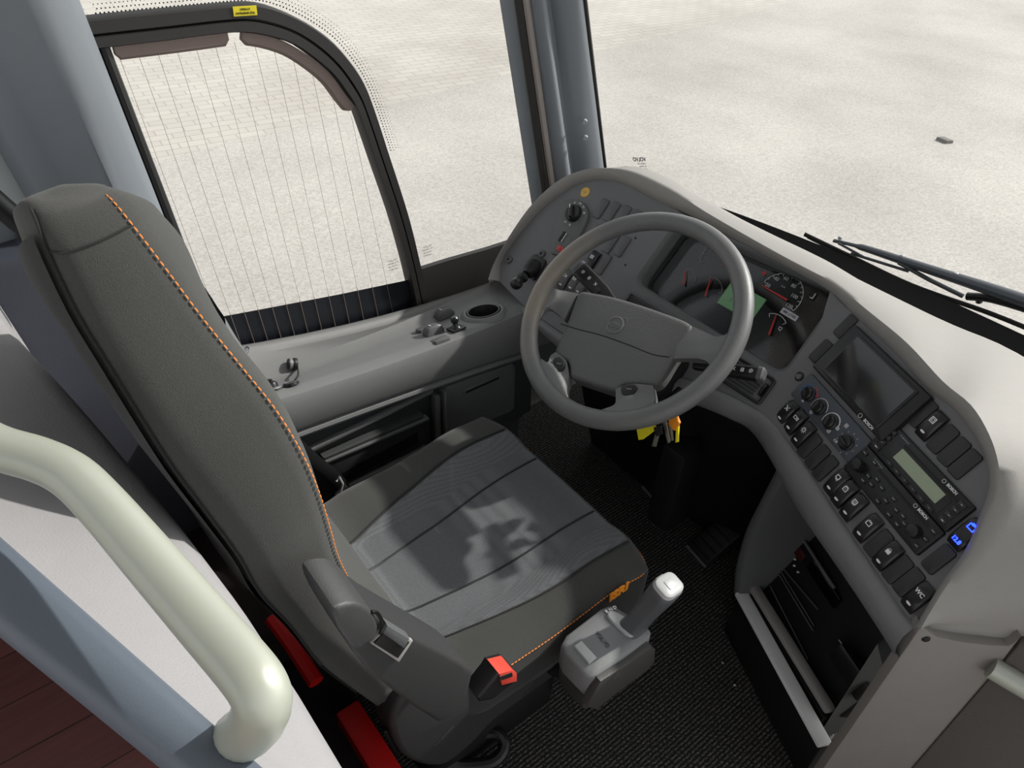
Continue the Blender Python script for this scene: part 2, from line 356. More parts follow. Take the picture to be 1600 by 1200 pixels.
# ---- B pillar behind the driver's window
def along(p, q, z): t = (z - p.z) / (q.z - p.z); return p + (q - p) * t
Bf0, Bf1 = hx(158, 75, -.585), hx(322, 497, -.585)
Bl0, Bl1 = hx(-30, 140, -.575), hx(66, 312, -.575)
bm = bmesh.new(); rows = []
for z in (.45, .66, .9, 1.15, 1.4, 1.75, 2.1):
    f = along(Bf0, Bf1, z); b_ = along(Bl0, Bl1, z); w = f.y - b_.y
    rows.append([(-.66, b_.y - .03, z), (-.61, b_.y - .025, z), (-.585, b_.y - .012, z), (-.582, b_.y, z), (-.585, b_.y + .04, z), (-.562, b_.y + .065, z), (-.556, b_.y + .1, z), (-.552, b_.y + w * .6, z), (-.556, f.y - .05, z), (-.566, f.y - .022, z), (-.585, f.y - .004, z), (-.61, f.y, z), (-.66, f.y, z)])
loft(bm, rows, closed=True, capu=True); obj('trim_1', bm, 'pillar', kind='structure', ang=50)
# post and whitish edge of the passenger window further back
bm = bmesh.new()
for x0, wd_, mt in ((0, 0, 0),):
    a, c = hx(-60, 118, -.63), hx(50, 305, -.63)
    for z0, z1 in ((.6, 2.1),):
        p, q = along(a, c, z0), along(a, c, z1)
        loft(bm, [[p + V((0, -.05, 0)), p + V((.03, -.045, 0)), p + V((.03, 0, 0)), p + V((0, .01, 0))], [q + V((0, -.05, 0)), q + V((.03, -.045, 0)), q + V((.03, 0, 0)), q + V((0, .01, 0))]], closed=True, capu=True)
obj('trim_2', bm, 'pillar_light', kind='structure')
bm = bmesh.new()
p, q = along(a, c, .6) + V((0, -.085, 0)), along(a, c, 2.1) + V((0, -.085, 0))
loft(bm, [[p + V((-.01, -.03, 0)), p + V((.012, -.03, 0)), p + V((.012, .03, 0)), p + V((-.01, .03, 0))], [q + V((-.01, -.03, 0)), q + V((.012, -.03, 0)), q + V((.012, .03, 0)), q + V((-.01, .03, 0))]], closed=True, capu=True)
obj('trim_3', bm, 'pillar', kind='structure')
# ---- A pillar
bm = bmesh.new(); rows = []
La, Lb = hx(812, 30, -.63), hx(850, 300, -.63)
Ra, Rb = V((-.6, .36, 1.25)), V((-.6, .525, .77))
Ra = hy(917, 20, .365); Rb = hy(946, 255, .52)
secs = []
for z in (.55, .72, .9, 1.1, 1.35, 1.7, 2.1):
    l_ = along(La, Lb, z); r_ = along(Ra, Rb, z); d = r_ - l_
    out = V((-.75, -.25, 0)) * .06
    nn = V((d.y, -d.x, 0)).normalized()
    def q_(t, h): return l_ + d * t + nn * h
    secs.append([l_ + out, q_(0, 0), q_(.14, .003), q_(.17, .016), q_(.22, .026), q_(.30, .03), q_(.37, .022), q_(.42, .006), q_(.48, .002), q_(.54, .012), q_(.62, .016), q_(.85, .012), q_(.95, .004), q_(1, -.008), r_ + out + V((-.03, .03, 0))])
loft(bm, secs, closed=True, capu=True); ap = obj('trim_4', bm, 'pillar', kind='structure', ang=60)
bm = bmesh.new()
for i in range(len(secs) - 1):
    a_, b_ = secs[i], secs[i + 1]
tube(bm, [s[1] + V((.006, 0, 0)) for s in secs], .011, 8); obj('rubber_seal', bm, 'rubber', ap)
bm = bmesh.new(); tube(bm, [s[1].lerp(s[2], .75) + V((.008, -.002, 0)) for s in secs], .009, 8); obj('edge_strip', bm, 'strip_beige', ap)
bm = bmesh.new(); tube(bm, [s[13] + V((.004, -.002, 0)) for s in secs], .006, 8); obj('rubber_seal', bm, 'rubber', ap)
for (x, y) in ((914, 189), (915, 214)):
    t_ = 0.74
    bm = bmesh.new(); 
    pz = hit(x, y, secs[3][10], (secs[3][10] - secs[3][11]).cross(V((0, -.33, 1))).normalized())
    tube(bm, [pz, pz + V((.008, -.008, 0))], .006, 10); obj('screw', bm, 'pillar_light', ap)

# ---- driver's side window (sliding pane in a rounded frame) and the fixed pane ahead of it
XW = -.615
def w(pts, x=XW): return [hx(a, b, x) for a, b in pts]
outer = w([(128, 29), (146, 27), (250, 17), (358, 7), (401, 6), (440, 17), (479, 36), (515, 62), (543, 93), (565, 126), (582, 168), (604, 235), (636, 335), (655, 412), (668, 470), (672, 490)])
inner = w([(132, 77), (157, 73), (250, 62), (358, 49), (408, 53), (451, 66), (486, 89), (515, 114), (536, 142), (552, 167), (566, 205), (582, 252), (611, 337), (632, 412), (645, 470), (650, 490)])
def resamp(P, n):
    P = cat(P, 8); L = [0]
    for a, b in zip(P, P[1:]): L.append(L[-1] + (b - a).length)
    o = []; j = 0
    for k in range(n):
        t = L[-1] * k / (n - 1)
        while j < len(P) - 2 and L[j + 1] < t: j += 1
        o.append(P[j].lerp(P[j + 1], (t - L[j]) / max(1e-9, L[j + 1] - L[j])))
    return o
O_, I_ = resamp(outer, 70), resamp(inner, 70)
bm = bmesh.new(); rows = []
X = lambda p, q, t, h: p.lerp(q, t) + V((h, 0, 0))
for o_, i_ in zip(O_, I_):
    rows.append([X(o_, i_, 0, -.02), X(o_, i_, 0, .006), X(o_, i_, .06, .011), X(o_, i_, .48, .012), X(o_, i_, .52, .002), X(o_, i_, .56, .002), X(o_, i_, .6, .015), X(o_, i_, .94, .016), X(o_, i_, 1, .010), X(o_, i_, 1, -.02)])
loft(bm, rows, closed=True, capu=True)
rb = w([(157, 73), (322, 497), (340, 540)]); rb = [p + V((.002, .004, 0)) for p in rb]
tube(bm, rb, .009, 8)
win1 = obj('window_1', bm, 'rubber', kind='structure')
win1['label'] = 'rounded black frame of the driver side window'
bm = bmesh.new(); fill(bm, [[p + V((-.006, 0, 0)) for p in w([(120, 60)])] + [p + V((-.006, 0, 0)) for p in O_[2:]] + [p + V((-.006, 0, 0)) for p in w([(650, 500), (355, 565)])]])
obj('window_pane', bm, 'glass', win1, smooth=False)
bm = bmesh.new(); loop = w([(318, 500), (420, 481), (530, 460), (640, 437), (650, 480), (650, 500), (500, 540), (350, 575)], XW - .003); fill(bm, [loop]); obj('black_border', bm, 'frit', win1, smooth=False)
# heater wires in the glass: each runs from the top rail to the sill
bm = bmesh.new(); bm2 = bmesh.new()
tops = [(183, 82), (218, 78), (252, 75), (286, 72), (319, 68), (353, 65), (385, 62), (416, 68), (447, 80), (480, 100), (513, 128), (540, 165), (556, 205)]
bots = [(355, 540), (376, 530), (411, 524), (445, 517), (480, 507), (505, 505), (537, 500), (570, 493), (595, 488), (613, 484), (620, 483), (0, 0), (0, 0)]
XH = XW - .0015
T0 = hx(183, 82, XH); T1 = hx(447, 60, XH)
B0 = hx(340, 500, XH); B1 = hx(600, 446, XH)
n_w = 13
for k in range(n_w):
    t = k / (n_w - 1)
    xb = 338 + 266 * t - 10 * t * (1 - t); yb = 497 - (xb - 325) * .194
    xt = 183 + 366 * t; yt = 80 - 15 * min(1, t * 2) if t < .55 else 62 + 120 * ((t - .55) / .45) ** 1.8
    p, q = hx(xb, yb, XH), hx(xt, yt, XH)
    tube(bm, [q, p], .00035, 4)
    dn = (p - q).normalized(); tube(bm2, [p, p + dn * .12], .0008, 5)
obj('heating_wires', bm, 'copper', win1, smooth=False)
obj('heating_wire_ends', bm2, 'copper', win1, smooth=False)
for pts in ([(176, 74), (200, 71), (270, 63), (340, 54), (353, 52)], [(376, 51), (410, 57), (447, 70), (483, 93), (512, 118), (533, 146), (549, 166)]):
    bm = bmesh.new(); P = resamp(w(pts, XW), 30)
    rows = []
    for i, p in enumerate(P):
        d = (P[min(i + 1, 29)] - P[max(i - 1, 0)]).normalized(); s = V((1, 0, 0)).cross(d)
        if s.z > 0: s = -s
        k = 1 if 0 < i < 29 else .6
        rows.append([p + V((-.004, 0, 0)) - s * .004, p + V((.009, 0, 0)) - s * .004, p + V((.009, 0, 0)) + s * .014 * k, p + V((.004, 0, 0)) + s * .019 * k, p + V((-.004, 0, 0)) + s * .019 * k])
    loft(bm, rows, closed=True, capu=True); obj('felt_pad', bm, 'felt', win1)
bm = bmesh.new(); c_ = hx(383, 17, XW + .013); a_ = hx(366, 18, XW + .013); d = (c_ - a_).normalized(); up = V((1, 0, 0)).cross(d)
mm = M((d, up, V((1, 0, 0)))).transposed().to_4x4(); mm.translation = c_
stM = mm
box(bm, (0, 0, 0), (.041, .015, .001), m=mm); st = obj('sticker', bm, 'sticker_yellow', win1, smooth=False)
bm = bmesh.new(); r180 = M.Rotation(math.pi, 4, 'Z')
text(bm, 'VGS 844096AA', stM @ M.Translation((0, -.003, .0008)) @ r180, .0052); text(bm, '21748681', stM @ M.Translation((0, .003, .0008)) @ r180, .0045)
obj('sticker_print', bm, 'black', st, smooth=False)
def glassmark(px_, py_, x, parent, lines=('VOLVO', 'TEMPER LITE', 'E6 43R-00', 'M 502 AS2')):
    bm = bmesh.new(); c_ = hx(px_, py_, x); d = V((0, 1, 0)); up = V((0, 0, 1))
    mm = M((d, up, V((1, 0, 0)))).transposed().to_4x4(); mm.translation = c_
    for i, s in enumerate(lines): text(bm, s, mm @ M.Translation((0, .012 - .008 * i, 0)), .0075 if i == 0 else .0055, ext=.0001)
    obj('glass_marking', bm, 'dim_ink', parent, smooth=False)
glassmark(614, 414, XW - .001, win1)
# fixed pane, its dark lower sill, dotted border band along the frame
bm = bmesh.new(); fill(bm, [[hx(a, b, XW - .022) for a, b in [(100, -60), (815, -60), (812, 30), (850, 300), (860, 330), (800, 480), (600, 520), (640, 330), (570, 130), (500, 50), (400, 0), (120, 25)]]])
win2 = obj('window_2', bm, 'glass', smooth=False, kind='structure')
bm = bmesh.new()
rows = []
for (a, b), (c, d_) in zip([(640, 425), (700, 406), (760, 389), (800, 376), (850, 360)], [(640, 540), (690, 520), (760, 500), (800, 490), (860, 470)]):
    p, q = hx(a, b, XW - .015), hx(c, d_, XW - .015)
    rows.append([p + V((-.01, 0, 0)), p + V((.004, 0, 0)), p.lerp(q, .25) + V((.014, 0, 0)), p.lerp(q, .5) + V((.012, 0, 0)), p.lerp(q, .6) + V((.03, 0, 0)), q + V((.04, 0, 0)), q + V((-.01, 0, 0))])
loft(bm, rows, closed=True, capu=True); obj('window_sill', bm, 'rubber', win2)
glassmark(668, 392, XW - .02, win2)
bm = bmesh.new(); P = resamp(w([(150, 22), (358, 3), (401, 1), (440, 11), (482, 31), (520, 58), (548, 90), (570, 124), (588, 168), (610, 235)], XW - .02), 110)
for i, p in enumerate(P):
    d = (P[min(i + 1, 109)] - P[max(i - 1, 0)]).normalized(); s = V((1, 0, 0)).cross(d)
    if s.z < 0: s = -s
    for j in range(4):
        bmesh.ops.create_circle(bm, cap_ends=True, segments=6, radius=.0016 - .00028 * j, matrix=M.Translation(p + s * (.001 + .0065 * j) + d * (.0033 * (j % 2))) @ M.Rotation(math.pi / 2, 4, 'Y'))
o = obj('dotted_border', bm, 'frit', win2, smooth=False)

# ---- windscreen (curved, raked) with its marking; wiper outside
def ws(x, z): return V((x, .69 - .157 * max(0, .35 - x) ** 2 - .10 * max(0, x - .7) ** 2 - .34 * (z - .75), z))
bm = bmesh.new(); loft(bm, [[ws(-.64 + 2.3 * i / 24, z) for i in range(25)] for z in (.66, .75, .9, 1.1, 1.4, 1.8, 2.1)])
win3 = obj('window_3', bm, 'glass', kind='structure')
def wsm(px_, py_):                # point on the windscreen seen at a pixel
    d = ray(px_, py_); t = .8
    for _ in range(40):
        p = CAM + d * t; t += (ws(p.x, p.z).y - p.y) / d.y * .8
    return CAM + d * t
bm = bmesh.new(); c_ = wsm(1000, 249)
mm = M((V((-1, 0, 0)), V((0, -.322, .947)), V((0, -.947, -.322)))).transposed().to_4x4(); mm.translation = c_ + V((0, -.003, 0))
mm = mm @ M.Rotation(math.radians(-22), 4, 'Z')
text(bm, 'VOLVO', mm, .016, ext=.0001, bold=.0006)
for i, s_ in enumerate(('LAMINATED', 'E6 43R-001', 'DOT 27 AS1', 'M511')): text(bm, s_, mm @ M.Translation((-.004, -.012 - .008 * i, 0)), .0065, ext=.0001)
obj('glass_marking', bm, 'dim_ink', win3, smooth=False)

# wiper parked outside the glass
OUT = V((0, 0, 0))
def wp(*pts, o=.03):
    r = []
    for a, b in pts:
        d = ray(a, b); t = .8
        for _ in range(40):
            p = CAM + d * t; t += (ws(p.x, p.z).y + o - p.y) / d.y * .8
        r.append(CAM + d * t)
    return r
wip = thing('windscreen_wiper', 'grey windscreen wiper parked outside along the lower glass edge', 'wiper', wsm(1580, 480) + OUT)
bm = bmesh.new(); tube(bm, cat(wp((1257, 366), (1330, 401), (1425, 446), (1540, 487), (1610, 515), o=.02), 6), .0035, 8, flat=1.6); obj('blade', bm, 'rubber', wip)
bm = bmesh.new(); tube(bm, cat(wp((1262, 371), (1345, 413), (1440, 463), (1540, 507), (1620, 545), o=.025), 6), .003, 8); obj('blade', bm, 'wiper', wip)
bm = bmesh.new(); tube(bm, cat(wp((1303, 376), (1345, 386), (1407, 406), (1480, 430), (1560, 456), (1760, 524), o=.05), 6), [.006] * 6 + [.010 + .0004 * k for k in range(25)], 10, flat=.7); obj('arm', bm, 'wiper', wip)
bm = bmesh.new(); tube(bm, wp((1310, 380), (1350, 402), o=.04), .003, 8); tube(bm, wp((1404, 410), (1450, 436), (1505, 463), o=.04), .005, 8); tube(bm, wp((1420, 424), (1330, 396), o=.04), .0035, 8); obj('linkage', bm, 'wiper', wip)
bm = bmesh.new(); tube(bm, cat(wp((1512, 463), (1545, 466), (1590, 478), (1650, 498), o=.045), 5), .009, 10); tube(bm, wp((1530, 464), (1530, 472), o=.045), .007, 8); obj('knuckle', bm, 'black_plastic', wip)
for q in ((1311, 377), (1407, 406), (1491, 434)):
    bm = bmesh.new(); p = wp(q, o=.05)[0]; box(bm, p + V((0, 0, .009)), (.009, .009, .008), .002); obj('rivet', bm, 'silver_light', wip)
# broken scrap lying on the yard
bm = bmesh.new(); c_ = hz(1475, 218, -.885); prism(bm, [(-.06, -.03), (.05, -.05), (.08, .02), (-.03, .05)], 0, .03, .008, M.Translation(c_ + V((0, 0, -.015))))
obj('stone_chip', bm, 'stone', label='small grey stone lying on the bright yard outside the windscreen', cat_='stone')

# ================================================================== DASHBOARD
dash = thing('dashboard', 'wrap-around dark grey dashboard under a pale hood in front of the driver', 'dashboard', (0, .35, .6))
CR = [F1.px(1297, 455), F1.px(1282, 505), F1.px(1266, 560), F1.px(1200, 652)]
P_in = [(781, 440), (783, 412), (800, 382), (840, 333), (877, 303), (905, 287), (940, 281), (980, 290), (1033, 317), (1080, 337), (1148, 374), (1215, 409), (1257, 431), (1297, 455)]
P_cr = [(764, 438), (772, 415), (789, 383), (826, 328), (862, 292), (894, 273), (931, 264), (985, 269), (1046, 296), (1100, 330), (1165, 368), (1226, 402), (1264, 422), (1304, 444)]
R_in = [(1341, 499), (1395, 548), (1448, 606), (1490, 639), (1520, 678), (1541, 720), (1545, 762), (1535, 795), (1508, 861), (1475, 906), (1448, 951), (1434, 976)]
R_cr = [(1358, 487), (1419, 537), (1475, 597), (1519, 634), (1547, 679), (1562, 726), (1563, 772), (1549, 806), (1518, 869), (1483, 914), (1453, 962), (1440, 985)]
inn = [F1.px(*q) for q in P_in] + [F2.px(*q) for q in R_in]
cre = [F1.px(q[0], q[1], .016) for q in P_cr] + [F2.px(q[0], q[1], .018) for q in R_cr]
outp = []
for i in range(9): outp.append(cre[i] + V((-.07 + .006 * i, .03 + .012 * i, -.12)))
outp[0] = cre[0] + V((-.02, .02, -.05)); outp[1] = cre[1] + V((-.04, .03, -.07))
gz = .80
gap = [(1060, 296), (1127, 336), (1180, 362), (1250, 395), (1290, 415)]
outp[8] = hz(1056, 293, gz); outp[7] = hz(1020, 272, gz) + V((-.02, 0, -.02))
outp += [hz(a, b, gz) for a, b in gap]
outp += [hz(a, b, gz) for a, b in [(1330, 434), (1400, 467), (1490, 508), (1590, 552)]] + [V(q) for q in [(.70, .47, .79), (.86, .46, .785), (.97, .40, .77), (.99, .30, .745), (.93, .21, .71), (.84, .135, .672), (.742, .062, .640), (.662, -.040, .652)]]
K = 4
inn_s, cre_s, out_s = cat(inn, K), cat(cre, K), cat(outp, K)
NI = len(inn_s)
bm = bmesh.new(); rows = []
for i in range(NI):
    a, c, o_ = inn_s[i], cre_s[i], out_s[i]; nn = F1.n if i < 14 * K else F2.n
    u = min(1, max(0, (i - 13 * K) / (2 * K))); nn = (F1.n * (1 - u) + F2.n * u).normalized()
    d = o_ - c; L = d.length; up = V((0, 0, 1)) * min(.018, L * .1)
    m1 = a.lerp(c, .35) + nn * .004
    cc = (c - a); tang = (cc - nn * cc.dot(nn)); tn = tang.normalized() if tang.length > 1e-5 else V((0, 0, 0))
    rows.append([a - nn * .006, a + nn * .002, m1 + nn * .004, a.lerp(c, .75) + nn * .007, c + nn * .004, c + d * .06 + nn * .004 + up * .25, c + d * .25 + up, c + d * .6 + up * 1.1, c + d * .9 + up * .45, o_, o_ + V((0, 0, -.03))])
loft(bm, rows); hood = obj('hood', bm, 'hood', dash, ang=70, thick=0)
# fascia: two flat faces meeting in a soft crease, with the instrument opening cut out
LIP1 = [(1150, 622), (1090, 598), (1000, 572), (900, 535), (820, 480)]
LIP2 = [(1240, 700), (1300, 790), (1360, 880), (1415, 960)]
bez = [(1060, 343), (1283, 449), (1285, 460), (1232, 560), (1215, 571), (1195, 565), (1022, 452), (1008, 438), (1012, 424), (1045, 353)]
openl = [F1.px(*q) for q in bez]
def rloop(corners, r, n=5):
    o = []
    L = len(corners)
    for i in range(L):
        p, a, b = V(corners[i]), V(corners[i - 1]), V(corners[(i + 1) % L])
        s = p + (a - p).normalized() * r; e = p + (b - p).normalized() * r
        for k in range(n + 1):
            t = k / n; o.append((s * (1 - t) ** 2 + p * 2 * t * (1 - t) + e * t * t))
    return o
CO = [F1.loc(*q) for q in ((1048, 350), (1290, 452), (1220, 574), (1005, 436))]
CO = [(-.352, -.012), (.020, .012), (.022, -.166), (-.358, -.162)]
c_loop = lambda g, h, r=.022: [F1.p(q.x, q.y, h) for q in rloop([V((CO[0][0] - g, CO[0][1] + g)), V((CO[1][0] + g, CO[1][1] + g)), V((CO[2][0] + g, CO[2][1] - g)), V((CO[3][0] - g, CO[3][1] - g))], r)]
low1 = [F1.px(*q) for q in LIP1]; low2 = [F2.px(*q) for q in LIP2]
bm = bmesh.new()
fill(bm, [cat(inn[:14], 4) + CR[1:] + low1, c_loop(.008, 0, .03)])
fill(bm, [cat([CR[0]] + inn[14:], 4) + low2[::-1] + CR[::-1][:-1]])
obj('fascia', bm, 'fascia', dash, ang=12)
bm = bmesh.new(); loft(bm, [c_loop(.008, 0, .03), c_loop(.002, -.003, .026), c_loop(-.002, -.012), c_loop(-.012, -.05), c_loop(-.05, -.052)]  , closed=False)
rows = [c_loop(.008, 0, .03), c_loop(.002, -.003, .026), c_loop(.0, -.012), c_loop(-.003, -.056), c_loop(-.008, -.058)]
bm.free(); bm = bmesh.new(); loft(bm, rows, closed=True); obj('instrument_recess', bm, 'console_dark', dash, ang=60)
# lower lip rolling under, and the knee panel below it
PL_in = [(820, 480), (900, 535), (1000, 572), (1090, 598), (1150, 622), (1195, 648), (1240, 700), (1300, 790), (1360, 880), (1415, 960), (1434, 980)]
PL_out = [(822, 500), (895, 560), (990, 604), (1075, 626), (1130, 648), (1172, 672), (1206, 722), (1246, 795), (1318, 900), (1374, 985), (1398, 1024)]
lin_ = low1[::-1] + [CR[-1]] + low2 + [F2.px(1434, 980)]
lout = [F1.px(q[0], q[1], -.012) for q in PL_out[:5]] + [F2.px(q[0], q[1], -.012) for q in PL_out[5:]]
A_, B_ = cat(lin_, 4), cat(lout, 4)
bm = bmesh.new(); rows = []
for i, (a, b_) in enumerate(zip(A_, B_)):
    nn = F1.n.lerp(F2.n, min(1, i / 24)).normalized(); d = b_ - a
    rows.append([a - nn * .004, a + nn * .002, a + d * .12 + nn * .01, a + d * .4 + nn * .016, a + d * .75 + nn * .012, b_, b_ - nn * .025 + d * .05, b_ - nn * .06 - d * .2])
loft(bm, rows); obj('lower_lip', bm, 'lip', dash, ang=70)
bm = bmesh.new(); rows = []
for i, b_ in enumerate(B_[:30]):
    nn = F1.n.lerp(F2.n, min(1, i / 24)).normalized()
    h = V((nn.x, nn.y, 0)).normalized()
    rows.append([b_ - nn * .05, b_ - h * .11 + V((0, 0, -.10)), b_ - h * .22 + V((0, 0, -.30)), V((b_.x - h.x * .3, b_.y - h.y * .3, 0))])
loft(bm, rows); obj('knee_panel', bm, 'black', dash)
# end cap facing the entrance
EA = F2.px(1437, 980, .004); ED = V((.62, .785, 0)).normalized(); EZ = V((0, 0, 1)); FE = Frame(EA, ED, EZ)
e = [FE.loc(*q) for q in ((1437, 972), (1447, 981), (1462, 990), (1500, 998), (1545, 1003), (1572, 1004), (1580, 1000), (1592, 988))]
wE = FE.loc(1592, 992).x
bm = bmesh.new(); pts = [(q.x, q.y) for q in e] + [(wE + .003, -.1), (wE + .003, -.75), (-.004, -.75), (-.004, -.3)]
prism(bm, pts, -.012, .006, .004, FE.mat()); obj('end_cap', bm, 'endpanel', dash)
bm = bmesh.new(); q = FE.loc(1444, 992); lathe(bm, [(0, .006), (.005, .0055), (.006, .004)], 12, FE.mat(q.x, q.y, .003)); obj('screw', bm, 'dark_metal', dash)
# black drain gap along the windscreen
bm = bmesh.new(); rows = []
for i in range(8 * K + 2, NI):
    o_ = out_s[i]
    if o_.x > .95 or i > 18 * K: break
    e_ = ws(o_.x, .74)
    rows.append([o_ + V((0, -.02, -.005)), o_ + V((0, .004, -.012)), V((o_.x, o_.y + .03, .70)), V((e_.x, e_.y - .03, .70)), V((e_.x, e_.y - .002, .722)), V((e_.x, e_.y + .004, .738))])
for x in (1.0, 1.3, 1.6):
    e_ = ws(x, .74); rows.append([V((x, .44, .79)), V((x, .47, .785)), V((x, .5, .7)), V((x, e_.y - .03, .70)), V((x, e_.y - .002, .735)), V((x, e_.y, .752))])
loft(bm, rows); obj('trim_5', bm, 'black', kind='structure')

# ------------------------------------------------------------------ rocker switches and blanks set into the fascia (parts of the dashboard)
def rocker_bm(w_=.024, l_=.05, h=.009, tilt=.35):
    bm = bmesh.new(); rows = []
    for i in range(9):
        t = -1 + 2 * i / 8; y = t * l_ / 2
        z = h * (1 - .55 * abs(t) ** 3) + tilt * h * t * .6
        hw = w_ / 2 * (1 - .1 * max(0, abs(t) - .7) / .3)
        if abs(t) == 1: z *= .45
        rows.append([V((-hw, y, -.004)), V((-hw, y, z * .75)), V((-hw + .0025, y, z)), V((0, y, z + .0006)), V((hw - .0025, y, z)), V((hw, y, z * .75)), V((hw, y, -.004))])
    loft(bm, rows)
    bm.verts.ensure_lookup_table(); bm.faces.new([bm.verts[i] for i in range(7)]); bm.faces.new([bm.verts[i] for i in range(56, 63)][::-1])
    return bm
def blank_bm(w_=.024, l_=.049, h=.004):
    bm = bmesh.new(); rows = []
    prism(bm, rrect(w_, l_, .005), -.004, h, .0025); return bm
def local(bm, name, mat, m, parent, **k):
    bm.transform(m); return obj(name, bm, mat, parent, **k)
def sym(kind):
    """little pictograms drawn around the origin, about 9 mm tall"""
    b = bmesh.new(); t = .0009
    def bar(x0, y0, x1, y1, w_=.0009):
        d = V((x1 - x0, y1 - y0, 0)); L = d.length; a = math.atan2(d.y, d.x)
        box(b, (0, 0, 0), (L + w_, w_, .0005), m=M.Translation(((x0 + x1) / 2, (y0 + y1) / 2, 0)) @ M.Rotation(a, 4, 'Z'))
    def rect(cx, cy, w_, h_, th=.0009):
        bar(cx - w_ / 2, cy - h_ / 2, cx + w_ / 2, cy - h_ / 2, th); bar(cx - w_ / 2, cy + h_ / 2, cx + w_ / 2, cy + h_ / 2, th); bar(cx - w_ / 2, cy - h_ / 2, cx - w_ / 2, cy + h_ / 2, th); bar(cx + w_ / 2, cy - h_ / 2, cx + w_ / 2, cy + h_ / 2, th)
    def ring(cx, cy, r, a0=0, a1=360, th=.0009):
        P = [V((cx + r * math.cos(math.radians(a0 + (a1 - a0) * k / 16)), cy + r * math.sin(math.radians(a0 + (a1 - a0) * k / 16)), 0)) for k in range(17)]
        for p, q in zip(P, P[1:]): bar(p.x, p.y, q.x, q.y, th)
    if kind == 'lamp': bar(-.003, .003, .001, -.002, .0014); bar(-.003, -.003, .003, .003, .001); bar(.002, -.003, .003, -.001)
    elif kind == 'mirror': rect(-.0015, 0, .005, .004); bar(.003, -.002, .003, .002); bar(.0045, -.002, .0045, .002)
    elif kind == 'sun': ring(0, 0, .002); [bar(.003 * math.cos(a), .003 * math.sin(a), .0042 * math.cos(a), .0042 * math.sin(a)) for a in [k * .785 for k in range(8)]]
    elif kind == 'door': rect(0, .001, .006, .005, .0013); bar(-.001, -.003, .002, -.003); bar(.002, -.0015, .002, -.004)
    elif kind == 'bus': rect(0, 0, .006, .0055, .0012); bar(-.002, .004, .002, .004); bar(-.0005, 0, .0005, 0)
    elif kind == 'door2': rect(0, .001, .006, .005, .0013); bar(-.002, -.003, .002, -.003); bar(-.001, .001, .001, .001)
    elif kind == 'case': rect(0, 0, .007, .005, .001); ring(-.001, .003, .001); bar(.001, .0035, .003, .0035)
    elif kind == 'lock': box(b, (0, -.001, 0), (.0062, .005, .0006)); ring(0, .0017, .0018, 0, 180, .001)
    elif kind == 'wc': text(b, 'WC', M.Identity(4), .0072, ext=.0003, bold=.0002)
    elif kind == 'frame': rect(0, 0, .0068, .0068); ring(0, 0, .0017); [bar(sx * .0026, sy * .0026, sx * .0016, sy * .0016, .0007) for sx in (1, -1) for sy in (1, -1)]
    elif kind == 'heat': rect(0, 0, .0066, .005, .0012); bar(-.001, -.001, -.001, .001); bar(.001, -.001, .001, .001)
    return b
def switch(F, px_, py_, s=None, mat='switch_black', lamp=True, rot=0, sc=1, symrot=0):
    q = F.loc(px_, py_, .008); m = F.mat(q.x, q.y, .001, rot) @ M.Scale(sc, 4)
    r = local(rocker_bm(), 'rocker_switch', mat, m, dash)
    if s: local(sym(s), 'symbol', 'white_ink', m @ M.Translation((.000, .0085, .0112)) @ M.Rotation(symrot, 4, 'Z') @ M.Rotation(.0, 4, 'X') @ M.Scale(1.25, 4), r, smooth=False)
    if lamp:
        b = bmesh.new(); lathe(b, [(0, .0006), (.0026, .0004), (.0034, -.001)], 14, m @ M.Translation((0, -.0145, .0082)) @ M.Rotation(.16, 4, 'X') @ M.Scale(1.4, 4, (1, 0, 0)) @ M.Scale(.62, 4, (0, 1, 0)))
        obj('indicator_lens', b, 'white_ink', r)
    return r
def blank(F, px_, py_, mat='blank_black', rot=0, sc=1):
    q = F.loc(px_, py_, .004); return local(blank_bm(), 'switch_blank', mat, F.mat(q.x, q.y, 0, rot) @ M.Scale(sc, 4), dash)
RS = -math.radians(90)
for a, b_, s in ((1227, 644, 'lamp'), (1240.5, 659, 'mirror'), (1252.5, 678, 'sun'), (1305, 752.6, 'door'), (1317, 770.5, 'bus'), (1331, 791.6, 'door2'), (1353, 824, 'case'), (1384, 867.5, 'lock'), (1431.8, 933, 'wc'), (1453, 663.7, 'frame')):
    switch(F2, a, b_, s)
for a, b_ in ((1263.6, 696), (1276, 713.6), (1288, 731), (1371, 848), (1401, 889), (1418, 909), (1439.6, 645), (1471.6, 685.4), (1489, 705), (1506, 724.4), (1465, 873)):
    blank(F2, a, b_)
for a, b_ in ((1320, 509), (1281, 548)): blank(F2, a, b_, 'blank_black', sc=.95)
# the block of grey blanks left of the instruments
for a, b_ in ((938, 325), (955, 330), (972, 336), (989, 343), (931, 366), (953, 379), (971, 384), (941, 412), (920, 361)):
    if (a, b_) == (920, 361): continue
    blank(F1, a, b_, 'blank_grey')
switch(F1, 923, 407, 'heat', 'switch_black', lamp=False); switch(F1, 881, 436, 'mirror', 'blank_grey'); switch(F1, 896, 441, 'heat', 'blank_grey'); switch(F1, 908, 447, 'mirror', 'blank_grey')
# yellow round badge
bm = bmesh.new(); q = F1.loc(914.5, 300.5); bm2 = bmesh.new()
lathe(bm, [(0, .0018), (.0115, .0018), (.0125, 0)], 28, F1.mat(q.x, q.y)); bd = obj('badge', bm, 'badge', dash)
bm = bmesh.new(); text(bm, 'Lijn', F1.mat(q.x, q.y, .0019), .008, ext=.0002); obj('badge_print', bm, 'grey_ink', bd, smooth=False)
